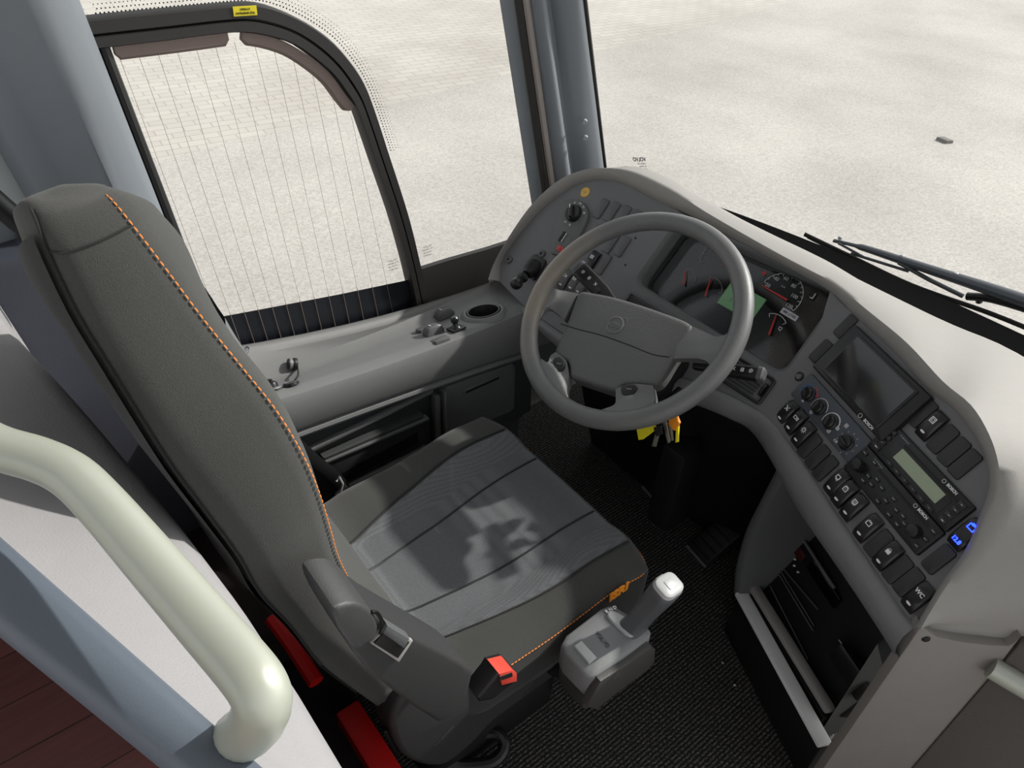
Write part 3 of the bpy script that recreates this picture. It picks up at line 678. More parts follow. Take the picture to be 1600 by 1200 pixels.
# light switch pod: tapered plate with rotary knob, dimmer slider and hazard key
pod = [F1.loc(*p) for p in ((896, 313), (910, 316), (919, 327), (921, 341), (913, 361), (895, 397), (888, 402), (868, 399), (863, 394), (867, 370), (875, 332), (883, 318))]
bm = bmesh.new(); prism(bm, [(p.x, p.y) for p in cat([V((p.x, p.y, 0)) for p in pod], 4, True)], -.004, .009, .003, F1.mat()); podo = obj('light_switch_panel', bm, 'console_dark', dash)
q = F1.loc(897, 334, .009)
bm = bmesh.new(); lathe(bm, [(.0225, .0), (.0225, -.001), (.021, -.0005), (.0195, .009), (.018, .011), (0, .011)], 28, F1.mat(q.x, q.y, .009)); kn = obj('rotary_knob', bm, 'black_plastic', podo)
bm = bmesh.new(); prism(bm, rrect(.011, .036, .004), 0, .010, .003, F1.mat(q.x, q.y, .019, math.radians(38)), top=.75); obj('knob_grip', bm, 'switch_black', kn)
bm = bmesh.new(); box(bm, (-.0, .012, .0103), (.0022, .009, .0008), m=F1.mat(q.x, q.y, .019, math.radians(38))); obj('pointer_mark', bm, 'white_ink', kn, smooth=False)
for ang, s_ in ((125, 'lamp'), (92, 'mirror'), (60, 'sun'), (28, 'heat'), (250, 'mirror'), (285, 'lamp')):
    b = sym(s_); b.transform(F1.mat(q.x + .0275 * math.cos(math.radians(ang)), q.y + .0275 * math.sin(math.radians(ang)), .0095) @ M.Scale(.75, 4)); obj('symbol', b, 'white_ink', podo, smooth=False)
q = F1.loc(879, 370, .009); bm = bmesh.new(); box(bm, (0, 0, .001), (.010, .026, .006), .002, F1.mat(q.x, q.y, .009)); sd = obj('dimmer_wheel', bm, 'black', podo)
bm = bmesh.new(); box(bm, (.006, 0, .002), (.0022, .024, .001), m=F1.mat(q.x, q.y, .009)); obj('dimmer_scale', bm, 'white_ink', sd, smooth=False)
q = F1.loc(877, 390, .009); bm = bmesh.new(); box(bm, (0, 0, .001), (.026, .014, .006), .002, F1.mat(q.x, q.y, .009)); hz_ = obj('hazard_key', bm, 'hazard_red', podo)
bm = bmesh.new(); P = [V((.005 * math.sin(k * 2.0944), .005 * math.cos(k * 2.0944) - .001, .0045)) for k in range(3)]; P = [F1.mat(q.x, q.y, .009) @ p for p in P]; tube(bm, P, .0005, 4, closed=True); obj('symbol', bm, 'red_ink', hz_)
# round screws, microphone holes and the small socket by the screen
for (a, b_) in ((796, 406), (847, 397)):
    q = F1.loc(a, b_); bm = bmesh.new(); lathe(bm, [(.010, 0), (.010, .003), (.0075, .005), (.004, .005), (.004, .001), (0, .001)], 20, F1.mat(q.x, q.y)); obj('screw', bm, 'blank_grey', dash)
for (a, b_) in ((993, 372), (977, 414)):
    q = F1.loc(a, b_); bm = bmesh.new(); lathe(bm, [(0, .0006), (.0026, .0004), (.0028, 0)], 12, F1.mat(q.x, q.y)); obj('screw_hole', bm, 'black', dash)
q = F2.loc(1250, 589); bm = bmesh.new(); lathe(bm, [(.009, 0), (.009, .004), (.0065, .005), (.005, .002), (.002, .001), (0, .001)], 20, F2.mat(q.x, q.y)); obj('audio_jack', bm, 'black_plastic', dash)
# parking brake lever: square base, ribbed boot, knob
q = F1.loc(836, 418); bm = bmesh.new(); prism(bm, rrect(.05, .056, .01), -.003, .006, .003, F1.mat(q.x, q.y)); jb = obj('brake_lever_base', bm, 'black_plastic', dash)
bm = bmesh.new(); ba = F1.p(q.x, q.y, .004); tip = hit(806, 444, F1.p(q.x, q.y, .085), F1.n)
dr = (tip - ba); qm = dr.to_track_quat('Z', 'Y').to_matrix().to_4x4(); qm.translation = ba; Lz = dr.length
lathe(bm, [(.021, 0), (.019, Lz * .12), (.015, Lz * .16), (.018, Lz * .2), (.013, Lz * .26), (.016, Lz * .31), (.011, Lz * .38), (.010, Lz * .48)], 20, qm); obj('boot', bm, 'black', jb)
bm = bmesh.new(); lathe(bm, [(.006, Lz * .4), (.006, Lz * .58), (.0125, Lz * .6), (.0125, Lz * .64), (.007, Lz * .67), (.008, Lz * .82), (.0125, Lz * .88), (.0145, Lz * .95), (.013, Lz * 1.02), (.007, Lz * 1.07), (0, Lz * 1.08)], 20, qm); obj('brake_lever', bm, 'switch_black', jb)
# air vents under the instruments
def vent(cx, cy, W_, H_, nb, body, wheel=True):
    m = F1.mat(cx, cy, .0); bm = bmesh.new()
    o_, i_ = rrect(W_, H_, .008), rrect(W_ - .012, H_ - .012, .004)
    rows = [[m @ V((x, y, z)) for x, y in lp] for lp, z in ((o_, -.004), (o_, .004), (rrect(W_ - .004, H_ - .004, .007), .006), (i_, .005), (i_, -.02))]
    loft(bm, rows, closed=True); v = obj('air_vent', bm, body, dash)
    bm = bmesh.new(); box(bm, (0, 0, -.018), (W_ - .01, H_ - .01, .002), m=m); obj('vent_back', bm, 'black', v, smooth=False)
    for k in range(nb):
        bm = bmesh.new(); box(bm, (-.008, -H_ / 2 + .012 + (H_ - .024) * k / (nb - 1), .0), (W_ - .03, .0016, .012), m=m); obj('vent_fin', bm, 'black_plastic', v, smooth=False)
    for k in range(4):
        bm = bmesh.new(); box(bm, (-W_ * .36 + W_ * .66 * k / 3 - .004, 0, -.008), (.0016, H_ - .014, .012), m=m); obj('vent_vane', bm, 'black_plastic', v, smooth=False)
    bm = bmesh.new(); lathe(bm, [(.0, -.003), (.009, -.003), (.009, .003), (0, .003)], 18, m @ M.Translation((W_ / 2 - .011, 0, .003)) @ M.Rotation(math.pi / 2, 4, 'Y') @ M.Scale(1.5, 4, (0, 1, 0))); obj('vent_wheel', bm, 'switch_black', v)
q = F1.loc(1168, 592); vent(q.x - .012, q.y - .002, .125, .058, 6, 'black_plastic')
q = F1.loc(1010, 478); vent(q.x + .01, q.y - .014, .125, .05, 5, 'console_dark')

# ------------------------------------------------------------------ instrument cluster, screen, climate unit, radios, usb charger: devices set in the dash
hC = -.05
clu = thing('instrument_cluster', 'black instrument cluster with red needles and green display behind the steering wheel', 'instrument cluster', F1.mat(-.17, -.08, hC))
bm = bmesh.new(); box(bm, (-.17, -.078, hC - .006), (.375, .20, .008), .002, F1.mat()); obj('dial_plate', bm, 'screen', clu, smooth=False)
def C(px_, py_): return F1.loc(px_, py_, hC)
def arc_(bm, c, r, a0, a1, th, h=hC + .0006, n=28):
    for k in range(n):
        a, b_ = math.radians(a0 + (a1 - a0) * k / n), math.radians(a0 + (a1 - a0) * (k + 1) / n)
        vs = [F1.p(c.x + rr * math.cos(t), c.y + rr * math.sin(t), h) for rr, t in ((r, a), (r + th, a), (r + th, b_), (r, b_))]
        bm.faces.new([bm.verts.new(v) for v in vs])
def tick(bm, c, r0, r1, a, w_, h=hC + .0006):
    a = math.radians(a); d = V((math.cos(a), math.sin(a))); s = V((-d.y, d.x)) * w_ / 2
    bm.faces.new([bm.verts.new(F1.p(*(c + d * r + s * k), h)) for r, k in ((r0, 1), (r0, -1), (r1, -1), (r1, 1))])
def needle(c, tipv, name='needle', w0=.002):
    bm = bmesh.new(); d = (tipv - c); L = d.length; d.normalize(); s = V((-d.y, d.x))
    prism(bm, [tuple(c - d * .012 + s * w0), tuple(c - d * .012 - s * w0), tuple(tipv - s * .0007), tuple(tipv + s * .0007)], hC + .004, hC + .006, 0, F1.mat())
    return obj(name, bm, 'red_ink', clu, smooth=False)
def circ(pts):
    P = [C(*q) for q in pts]; A = M([[sum(x * y for x, y in zip(u, v)) for v in zip(*[(2 * p.x, 2 * p.y, 1) for p in P])] for u in zip(*[(2 * p.x, 2 * p.y, 1) for p in P])])
    r = A.inverted() @ V([sum(u_ * (p.x ** 2 + p.y ** 2) for u_, p in zip(u, P)) for u in zip(*[(2 * p.x, 2 * p.y, 1) for p in P])])
    return V((r.x, r.y)), math.sqrt(max(1e-6, r.z + r.x ** 2 + r.y ** 2))
def ang_(c, q): d = C(*q) - c; return math.degrees(math.atan2(d.y, d.x))
sc, sr = circ([(1195, 441), (1230, 427), (1253, 458), (1240, 486)])
a0, a1 = ang_(sc, (1195, 441)), ang_(sc, (1240, 486))
while a0 < a1: a0 += 360
bm = bmesh.new(); arc_(bm, sc, sr, a0, a1, .0012)
for k in range(15): tick(bm, sc, sr * (.93 if k % 2 else .86), sr, a0 + (a1 - a0) * k / 14, .0011)
for s_, q in (('20', (1200, 446)), ('40', (1213.5, 436)), ('60', (1228.5, 435.5)), ('80', (1240, 447)), ('100', (1241, 463)), ('120', (1233, 478))):
    q = C(*q); text(bm, s_, F1.mat(q.x, q.y, hC + .0006), .0105, ext=.0002)
text(bm, 'km/h', F1.mat(*C(1224, 448), hC + .0006), .0045, ext=.0002); obj('speed_scale', bm, 'white_ink', clu, smooth=False)
needle(C(1223, 465.5), C(1191, 447))
bm = bmesh.new(); fc, fr_ = circ([(1202, 490.5), (1218, 493), (1228, 505)]); arc_(bm, fc, fr_, ang_(fc, (1202, 490.5)), ang_(fc, (1228, 505)), .0012)
for q in ((1202, 490.5), (1228, 505)): tick(bm, fc, fr_ * .8, fr_, ang_(fc, q), .0012)
b = sym('door'); q = C(1219, 514); b.transform(F1.mat(q.x, q.y, hC + .0006)); put(bm, b); obj('fuel_scale', bm, 'white_ink', clu, smooth=False)
needle(C(1206, 515), C(1214, 493))
for (a, b_, t_, r_) in ((1106, 455, (1112, 436), .03), (1070, 438, (1072, 424), .024)):
    c_ = C(a, b_); bm = bmesh.new(); arc_(bm, c_, r_, 120, 20, .001); tick(bm, c_, r_ * .8, r_, 120, .001); tick(bm, c_, r_ * .8, r_, 20, .001); obj('gauge_scale', bm, 'grey_ink', clu, smooth=False); needle(c_, C(*t_), w0=.0018)
tc_ = C(1128, 408); bm = bmesh.new(); arc_(bm, tc_, .048, 210, -30, .001)
for k in range(11): tick(bm, tc_, .042, .048, 210 - 24 * k, .001)
obj('rev_scale', bm, 'grey_ink', clu, smooth=False); needle(tc_, C(1140, 425))
for (a, b_) in ((1194, 427), (1131, 412)):
    q = C(a, b_); bm = bmesh.new(); lathe(bm, [(0, .0008), (.0042, .0006), (.0045, 0)], 14, F1.mat(q.x, q.y, hC)); obj('warning_lamp', bm, 'red_ink', clu)
d0, d1, d2, d3 = C(1122, 474), C(1143, 440), C(1196, 467), C(1177, 498)
cx_, cy_ = (d0 + d2) / 2; bm = bmesh.new(); box(bm, (cx_, cy_, hC), (.086, .053, .002), m=F1.mat()); gd = obj('display', bm, 'green_lcd', clu, smooth=False)
bm = bmesh.new(); text(bm, '7', F1.mat(cx_ - .02, cy_ - .008, hC + .0012), .016, ext=.0002); text(bm, '0.0 km', F1.mat(cx_ - .0, cy_ - .02, hC + .0012), .007, ext=.0002); obj('display_text', bm, 'grey_ink', gd, smooth=False)
q = C(1233.5, 491.5); bm = bmesh.new(); box(bm, (0, 0, 0), (.037, .0115, .0012), m=F1.mat(q.x, q.y, hC + .0008, math.radians(-2))); lb = obj('paper_label', bm, 'label_white', clu, smooth=False)
bm = bmesh.new(); text(bm, '480 LITER', F1.mat(q.x, q.y, hC + .0016, math.radians(-2)), .0070, ext=.0001, bold=.0002); obj('label_text', bm, 'black', lb, smooth=False)
q = C(1269, 462); bm = bmesh.new(); box(bm, (0, 0, 0), (.014, .016, .003), .001, F1.mat(q.x, q.y, hC + .001)); ik = obj('reset_knob', bm, 'black', clu)
bm = bmesh.new(); box(bm, (.0045, 0, .002), (.002, .012, .001), m=F1.mat(q.x, q.y, hC + .001)); box(bm, (.002, -.005, .002), (.006, .002, .001), m=F1.mat(q.x, q.y, hC + .001)); obj('symbol', bm, 'white_ink', ik, smooth=False)
bm = bmesh.new(); box(bm, (-.17, -.078, hC + .016), (.352, .172, .0012), m=F1.mat()); obj('cover_glass', bm, 'cluster_glass', clu, smooth=False)

def dinframe(cx, cy): return F2.mat(cx, cy, 0)
def btn(bm, x, y, w_, h_, z0, m, z1=.0016, r=.0012): box(bm, (x, y, z0 + z1 / 2), (w_, h_, z1), r * .5, m)
# monitor
s0, s1, s2, s3 = [F2.loc(*p, .012) for p in ((1341, 523), (1425, 612), (1375, 668), (1291, 581))]
scx, scy = (s0 + s1 + s2 + s3) / 4; sw = ((s1 - s0).length + (s2 - s3).length) / 2; sh = ((s0 - s3).length + (s1 - s2).length) / 2
b0, b1, b2, b3 = [F2.loc(*p) for p in ((1338, 507), (1452, 618), (1390, 700), (1276, 578))]
mcx, mcy = (b0 + b1 + b2 + b3) / 4; mW = ((b1 - b0).length + (b2 - b3).length) / 2; mH = ((b0 - b3).length + (b1 - b2).length) / 2
mm = F2.mat(mcx, mcy)
mon = thing('monitor', 'black framed rear-view monitor with a blank grey screen in the centre stack', 'monitor', mm)
bm = bmesh.new(); prism(bm, rrect(mW, mH, .004), -.01, .012, .003, mm)
o_ = rrect(sw + .012, sh + .010, .003, cx=scx - mcx, cy=scy - mcy); obj('housing', bm, 'radio_black', mon)
bm = bmesh.new(); prism(bm, rrect(sw + .008, sh + .008, .002, cx=scx - mcx, cy=scy - mcy), .011, .0145, .0012, mm); obj('screen_frame', bm, 'switch_black', mon)
bm = bmesh.new(); box(bm, (scx - mcx, scy - mcy, .0145), (sw, sh, .0012), m=mm); obj('screen', bm, 'screen', mon, smooth=False)
bm = bmesh.new()
for k in range(6): 
    bm = bmesh.new(); btn(bm, scx - mcx - .055 + .014 * k, -mH / 2 + .009, .009, .004, .0115, mm); obj('button', bm, 'blank_black', mon, smooth=False)
bm = bmesh.new(); yb = (-mH / 2 + scy - mcy - sh / 2 - .004) / 2; text(bm, 'BOSCH', mm @ M.Translation((sw / 2 - .012, yb, .0122)), .0072, ext=.0002, bold=.0002)
P = [mm @ V((sw / 2 - .034 + .0036 * math.cos(k * .5236), yb + .0036 * math.sin(k * .5236), .0124)) for k in range(12)]; tube(bm, P, .0004, 4, closed=True); obj('maker_mark', bm, 'white_ink', mon, smooth=False)
# climate panel
c4 = [F2.loc(*p) for p in ((1270, 581), (1361, 690), (1329, 729), (1240, 618))]
ccx, ccy = sum(c4, V((0, 0))) / 4; cW = ((c4[1] - c4[0]).length + (c4[2] - c4[3]).length) / 2; cH = ((c4[0] - c4[3]).length + (c4[1] - c4[2]).length) / 2
mm = F2.mat(ccx, ccy); cl = thing('climate_control', 'slate grey climate control panel with four black rotary knobs', 'climate control', mm)
bm = bmesh.new(); prism(bm, rrect(cW, cH, .004), -.004, .006, .002, mm); obj('panel', bm, 'climate', cl)
KN = ((1263.6, 616, 25), (1280, 637, -20), (1298, 660, 0), (1323, 692, 60))
for i, (a, b_, ro) in enumerate(KN):
    q = F2.loc(a, b_, .006) - V((ccx, ccy)); bm = bmesh.new()
    lathe(bm, [(.0135, .006), (.0135, .008), (.0115, .010), (.011, .014), (.009, .016), (0, .016)], 22, mm @ M.Translation((q.x, q.y, 0))); kk = obj('knob', bm, 'black_plastic', cl)
    bm = bmesh.new(); prism(bm, rrect(.007, .022, .003), .014, .022, .002, mm @ M.Translation((q.x, q.y, 0)) @ M.Rotation(math.radians(ro + 20), 4, 'Z'), top=.8); obj('grip', bm, 'switch_black', kk)
    if i == 0:
        for col, a0, a1 in (('red_ink', 95, 20), ('blue_ink', 110, 200)):
            bm = bmesh.new(); P = [mm @ V((q.x + .0175 * math.cos(math.radians(a0 + (a1 - a0) * k / 12)), q.y + .0175 * math.sin(math.radians(a0 + (a1 - a0) * k / 12)), .0062)) for k in range(13)]; tube(bm, P, [.0003 + .0009 * k / 12 for k in range(13)], 6); obj('temperature_scale', bm, col, cl)
    elif i < 3:
        bm = bmesh.new(); P = [mm @ V((q.x + .0172 * math.cos(math.radians(210 - 20 * k)), q.y + .0172 * math.sin(math.radians(210 - 20 * k)), .0062)) for k in range(11)]; tube(bm, P, .0005 if i == 1 else .0009, 6); obj('scale', bm, 'white_ink', cl)
    else:
        bm = bmesh.new()
        for k in range(9): a_ = math.radians(200 - 34 * k); box(bm, (q.x + .019 * math.cos(a_), q.y + .019 * math.sin(a_), .0064), (.0022, .0022, .0006), m=mm)
        obj('scale', bm, 'grey_ink', cl, smooth=False)
for (x, y, s_) in ((.022, -.016, 'frame'), (.030, -.002, 'heat'), (.038, .012, 'frame'), (-.06, -.016, 'lamp'), (-.03, -.018, 'sun'), (.045, -.018, 'mirror')):
    b = sym(s_); b.transform(mm @ M.Translation((x, y, .0063)) @ M.Scale(.85, 4)); obj('symbol', b, 'white_ink', cl, smooth=False)
# radios
def radio(cs, label, kind):
    c = [F2.loc(*p) for p in cs]; rx_, ry_ = sum(c, V((0, 0))) / 4; m = F2.mat(rx_, ry_)
    t = thing('radio', label, 'radio', m); W_, H_ = .186, .0535 if kind else .0525
    bm = bmesh.new(); prism(bm, rrect(W_, H_, .003), -.006, .007, .002, m); obj('faceplate', bm, 'radio_black', t)
    bm = bmesh.new(); box(bm, (.012, H_ / 2 - .0115, .0072), (.118, .0042, .001), m=m); obj('cd_slot', bm, 'black', t, smooth=False)
    bm = bmesh.new(); tx = .052; text(bm, 'BOSCH', m @ M.Translation((tx, H_ / 2 - .0055, .0072)), .0062, ext=.0002, bold=.0002)
    P = [m @ V((tx - .0165 + .0028 * math.cos(k * .5236), H_ / 2 - .0055 + .0028 * math.sin(k * .5236), .0074)) for k in range(12)]; tube(bm, P, .00035, 4, closed=True); obj('maker_mark', bm, 'white_ink', t, smooth=False)
    bm = bmesh.new(); text(bm, 'Professional', m @ M.Translation((-.055, H_ / 2 - .0055, .0072)), .0042, ext=.0002); obj('model_print', bm, 'grey_ink', t, smooth=False)
    if kind:
        bm = bmesh.new(); prism(bm, rrect(.128, .029, .002), .007, .0078, .0004, m @ M.Translation((.002, -.004, 0))); obj('display_surround', bm, 'black_plastic', t)
        bm = bmesh.new(); box(bm, (.004, -.0, .0082), (.098, .020, .0008), m=m); obj('display', bm, 'lcd', t, smooth=False)
        for k in range(6):
            bm = bmesh.new(); btn(bm, -.042 + .019 * k, -.0205, .013, .006, .007, m); bb = obj('button', bm, 'switch_black', t)
            bm = bmesh.new(); text(bm, str(k + 1), m @ M.Translation((-.042 + .019 * k, -.0205, .0087)), .0042, ext=.0001); obj('button_print', bm, 'grey_ink', bb, smooth=False)
        for k in range(4):
            bm = bmesh.new(); btn(bm, -.078, -.018 + .0115 * k, .015, .008, .007, m); bb = obj('button', bm, 'switch_black', t)
            bm = bmesh.new(); box(bm, (-.078, -.018 + .0115 * k, .0088), (.005, .0014, .0003), m=m); obj('button_print', bm, 'white_ink' if k == 0 else 'grey_ink', bb, smooth=False)
            bm = bmesh.new(); btn(bm, .079, -.018 + .0115 * k, .013, .008, .007, m); bb = obj('button', bm, 'switch_black', t)
            bm = bmesh.new(); box(bm, (.079, -.018 + .0115 * k, .0088), (.004, .0014, .0003), m=m); obj('button_print', bm, 'white_ink' if k == 0 else 'grey_ink', bb, smooth=False)
    else:
        for x in (-.074, .066):
            bm = bmesh.new(); lathe(bm, [(.0105, .007), (.0105, .013), (.0095, .019), (.007, .020), (0, .020)], 24, m @ M.Translation((x, -.0045, 0))); obj('volume_knob', bm, 'black_plastic', t)
        for x, y in [(-.05, -.004), (-.05, -.015), (-.036, .003), (-.036, -.009), (-.02, .0), (-.008, -.018), (.0, -.008), (.006, .003), (.020, -.018), (.022, -.005), (.036, -.003), (.04, -.018), (.046, -.009), (.082, .016), (.083, .0), (.083, -.016), (-.084, .016), (-.06, .017)]:
            bm = bmesh.new(); btn(bm, x, y, .010, .0065, .007, m); bb = obj('button', bm, 'switch_black', t)
            bm = bmesh.new(); box(bm, (x, y, .0088), (.005, .0012, .0003), m=m); obj('button_print', bm, 'grey_ink', bb, smooth=False)
    for sx in (-1, 1):
        for sy in (-1, 1):
            bm = bmesh.new(); lathe(bm, [(0, .0074), (.0016, .0074), (.0018, .007)], 8, m @ M.Translation((sx * (W_ / 2 - .005), sy * (H_ / 2 - .005), 0))); obj('screw_hole', bm, 'black', t)
radio(((1401, 660), (1525, 794), (1473, 835), (1362, 694)), 'black car radio with the long pale green display window', 1)
radio(((1362, 694), (1473, 835), (1430, 871), (1325, 731)), 'black car radio without display, two round knobs, below the display radio', 0)
# usb charger
q = F2.loc(1507.5, 834, .008); m = F2.mat(q.x, q.y, 0)
us = thing('usb_charger', 'black double usb charger switch glowing blue beside the radio', 'charger', m)
bm = rocker_bm(.025, .052, .010, .1); local(bm, 'housing', 'switch_black', m, us)
bm = sym('case'); bm.transform(m @ M.Translation((0, .013, .0102)) @ M.Scale(1.5, 4)); obj('glowing_symbol', bm, 'blue_led', us, smooth=False)
bm = bmesh.new(); text(bm, '12.8', m @ M.Translation((0, -.014, .0098)) @ M.Rotation(0, 4, 'Z'), .009, ext=.0003, bold=.0003); obj('glowing_digits', bm, 'blue_led', us, smooth=False)

# ================================================================== SIDE CONSOLE under the driver's window
con = thing('side_console', 'grey moulded side console under the driver window', 'console', (-.45, -.25, .55))
pxs = [  # window edge, valley, crest, face bottom
    ((340, 552), (385, 607), (405, 632), (440, 684)),
    ((355, 545), (397, 603), (420, 627), (460, 677)),
    ((430, 532), (440, 587), (470, 613), (515, 657)),
    ((507, 520), (487, 570), (527, 597), (573, 637)),
    ((560, 508), (540, 553), (600, 572), (625, 618)),
    ((607, 495), (593, 535), (673, 543), (673, 600)),
    ((673, 472), (657, 507), (740, 520), (707, 587)),
    ((763, 447), (730, 474), (813, 490), (813, 553))]
E4 = [[], [], [], []]
for k, xx in ((0, -.585), (1, -.50), (2, -.36), (3, -.355)):
    for q in pxs: E4[k].append(hx(q[k][0], q[k][1], xx))
# keep the long edges smooth: straight fits in y -> z
def fit(P, deg=2):
    ys = [p.y for p in P]; n = len(P); A = [[sum((y ** (i + j)) for y in ys) for j in range(deg + 1)] for i in range(deg + 1)]; b_ = [sum(p.z * p.y ** i for p in P) for i in range(deg + 1)]
    return M(A).inverted() @ V(b_)
FT = [fit(e_) for e_ in E4]
def zf(k, y): c = FT[k]; return c[0] + c[1] * y + c[2] * y * y
ys = [-.66, -.62, -.5, -.4, -.3, -.2, -.1, .0, .08, .16, .25]
bm = bmesh.new(); rows = []
for y in ys:
    z0, z1, z2, z3 = zf(0, y), zf(1, y), zf(2, y), zf(3, y)
    z1 = min(z1, z2 - .004)
    rows.append([V((-.61, y, z0 - .25)), V((-.605, y, z0 - .01)), V((-.598, y, z0 - .002)), V((-.59, y, z0)), V((-.58, y, z0 - .003)), V((-.572, y, z0 - .014)), V((-.52, y, z1 + .012)), V((-.505, y, z1 + .002)), V((-.485, y, z1)),
                 V((-.40, y, z2 - .006)), V((-.378, y, z2)), V((-.362, y, z2 - .004)), V((-.353, y, z2 - .02)), V((-.352, y, z3 + .012)), V((-.356, y, z3 + .003)), V((-.37, y, z3)), V((-.42, y, z3 - .01)), V((-.61, y, z3 - .01))])
loft(bm, rows, closed=True, capu=True)
shell = obj('console_shell', bm, 'console', con, ang=40)
bm = bmesh.new(); P = [V((-.362, y, zf(3, y) - .012)) for y in ys[:-2]]; tube(bm, cat(P, 3), .009, 8); obj('edge_trim', bm, 'console', con)
# wall panel below with map pocket and glove door
XP = -.385
bm = bmesh.new(); rows = []
for y in ys[:-2]: rows.append([V((XP - .10, y, zf(3, y) - .005)), V((XP, y, zf(3, y) - .005)), V((XP, y, .12)), V((XP - .1, y, .12))])
loft(bm, rows); obj('lower_panel', bm, 'pocket', con)
FP = Frame((XP, -.3, .4), (0, 1, 0), (0, 0, 1)); FP.n = V((1, 0, 0)); FP.l = V((0, 1, 0)); FP.u = V((0, 0, 1))
def pocket_bar(p0, p1, h, name, mat='console_dark', t=.012, dz=0):
    bm = bmesh.new(); a, b_ = FP.loc(*p0, dz), FP.loc(*p1, dz); d = (b_ - a); L = d.length; m = FP.mat(*((a + b_) / 2), dz + t / 2, math.atan2(d.y, d.x))
    box(bm, (0, 0, 0), (L, h, t), min(h, t) * .3, m); return obj(name, bm, mat, con)
bm = bmesh.new(); P = [FP.loc(*q, .02) for q in ((505, 715), (662, 648), (664, 692), (530, 760))]
Pi = [FP.loc(*q, .02) for q in ((522, 742), (648, 678), (652, 692), (530, 752))]
prism(bm, [tuple(p) for p in P], .0, .022, .004, FP.mat()); obj('map_pocket', bm, 'pocket', con)
pocket_bar((488, 722), (664, 648), .008, 'pocket_rail', 'console_dark', .02, .008)
pocket_bar((535, 757), (662, 694), .006, 'pocket_rail', 'console_dark', .018, .01)
bm = bmesh.new(); P = [FP.loc(*q, .023) for q in ((535, 738), (652, 676), (655, 692), (538, 752))]; prism(bm, [tuple(p) for p in P], .0, .0235, 0, FP.mat()); obj('pocket_opening', bm, 'black', con, smooth=False)
pocket_bar((480, 700), (672, 606), .012, 'upper_trim', 'console', .016, .0)
pocket_bar((520, 785), (610, 740), .022, 'lower_trim', 'console', .02, .0)
pocket_bar((676, 612), (678, 690), .018, 'upright_trim', 'console_dark', .022, .0)
pocket_bar((686, 604), (690, 690), .006, 'upright_trim', 'console', .026, .0)
gd_ = [FP.loc(*q, .02) for q in ((697, 603), (800, 566), (805, 572), (803, 637), (795, 644), (705, 680), (696, 676), (694, 608))]
bm = bmesh.new(); prism(bm, [tuple(p) for p in gd_], 0, .024, .006, FP.mat()); door = obj('glove_door', bm, 'console_dark', con)
bm = bmesh.new(); a, b_ = FP.loc(724, 614, .024), FP.loc(782, 588, .024); d = b_ - a; prism(bm, rrect(d.length, .016, .007), 0, .004, .0015, FP.mat(*((a + b_) / 2), .022, math.atan2(d.y, d.x))); obj('pull_rim', bm, 'console_dark', door)
bm = bmesh.new(); prism(bm, rrect(d.length - .012, .006, .0028), 0, .0045, 0, FP.mat(*((a + b_) / 2), .022, math.atan2(d.y, d.x))); obj('pull_slot', bm, 'black', door)
bm = bmesh.new(); gf = [FP.loc(*q, .004) for q in ((690, 600), (815, 553), (832, 560), (828, 640), (808, 655), (700, 692), (690, 690))]; prism(bm, [tuple(p) for p in gf], 0, .008, .004, FP.mat()); obj('door_surround', bm, 'pocket', con)
# deck of the console: surface point under a pixel and the frame lying on it
def deckz(x, y):
    z2 = zf(2, y) - .006; z1 = min(zf(1, y), zf(2, y) - .004)
    return z1 + (z2 - z1) * max(0, min(1, (x + .485) / .085))
def deck(px_, py_, h=0):
    d = ray(px_, py_); t = 1.3
    for _ in range(60):
        p = CAM + d * t; t += (deckz(p.x, p.y) + h - p.z) / d.z * .8
    return CAM + d * t
def FDm(px_, py_, h=0, rot=0):
    p = deck(px_, py_, h); e_ = .02
    u_ = V((0, 2 * e_, deckz(p.x, p.y + e_) - deckz(p.x, p.y - e_))).normalized(); l_ = V((.085, 0, deckz(-.40, p.y) - deckz(-.485, p.y))).normalized()
    n_ = l_.cross(u_).normalized(); m = M((l_, n_.cross(l_), n_)).transposed().to_4x4(); m.translation = p
    return m @ M.Rotation(rot, 4, 'Z')
# cup holder
m = FDm(756, 490)
cut = bpy.data.meshes.new('cut'); b_ = bmesh.new(); lathe(b_, [(0, -.07), (.042, -.07), (.042, .05), (0, .05)], 36, m); bmesh.ops.recalc_face_normals(b_, faces=b_.faces[:]); b_.to_mesh(cut); b_.free()
co = bpy.data.objects.new('cut', cut); COL.objects.link(co)
md = shell.modifiers.new('hole', 'BOOLEAN'); md.object = co; md.operation = 'DIFFERENCE'; md.solver = 'EXACT'
bpy.context.view_layer.update(); dg = bpy.context.evaluated_depsgraph_get(); nm = bpy.data.meshes.new_from_object(shell.evaluated_get(dg))
shell.modifiers.clear(); shell.data = nm; bpy.data.objects.remove(co); bpy.data.meshes.remove(cut)
bm = bmesh.new(); lathe(bm, [(.058, -.004), (.054, .004), (.048, .008), (.043, .007), (.040, .002)], 36, m); cup = obj('cup_holder', bm, 'console', con)
bm = bmesh.new(); lathe(bm, [(.0405, .0066), (.0385, .0075), (.0375, .005), (.0355, -.05), (0, -.052)], 36, m); ci = obj('cup_liner', bm, 'black_plastic', cup)
bm = bmesh.new(); lathe(bm, [(.0385, .0082), (.0375, .0086), (.0368, .0078)], 36, m); obj('liner_ring', bm, 'grey_ink', ci)
PH = math.radians(-68)
for (a, b_, lampc) in ((694, 492, 1), (677, 518, 1)):
    m = FDm(a, b_, .005, math.radians(0)); r = local(rocker_bm(.028, .044, .016, .1), 'window_switch', 'blank_grey', m, con)
    bm = bmesh.new(); box(bm, (0, -.006, .0166), (.010, .002, .0012), m=m); obj('indicator_lens', bm, 'white_ink', r, smooth=False)
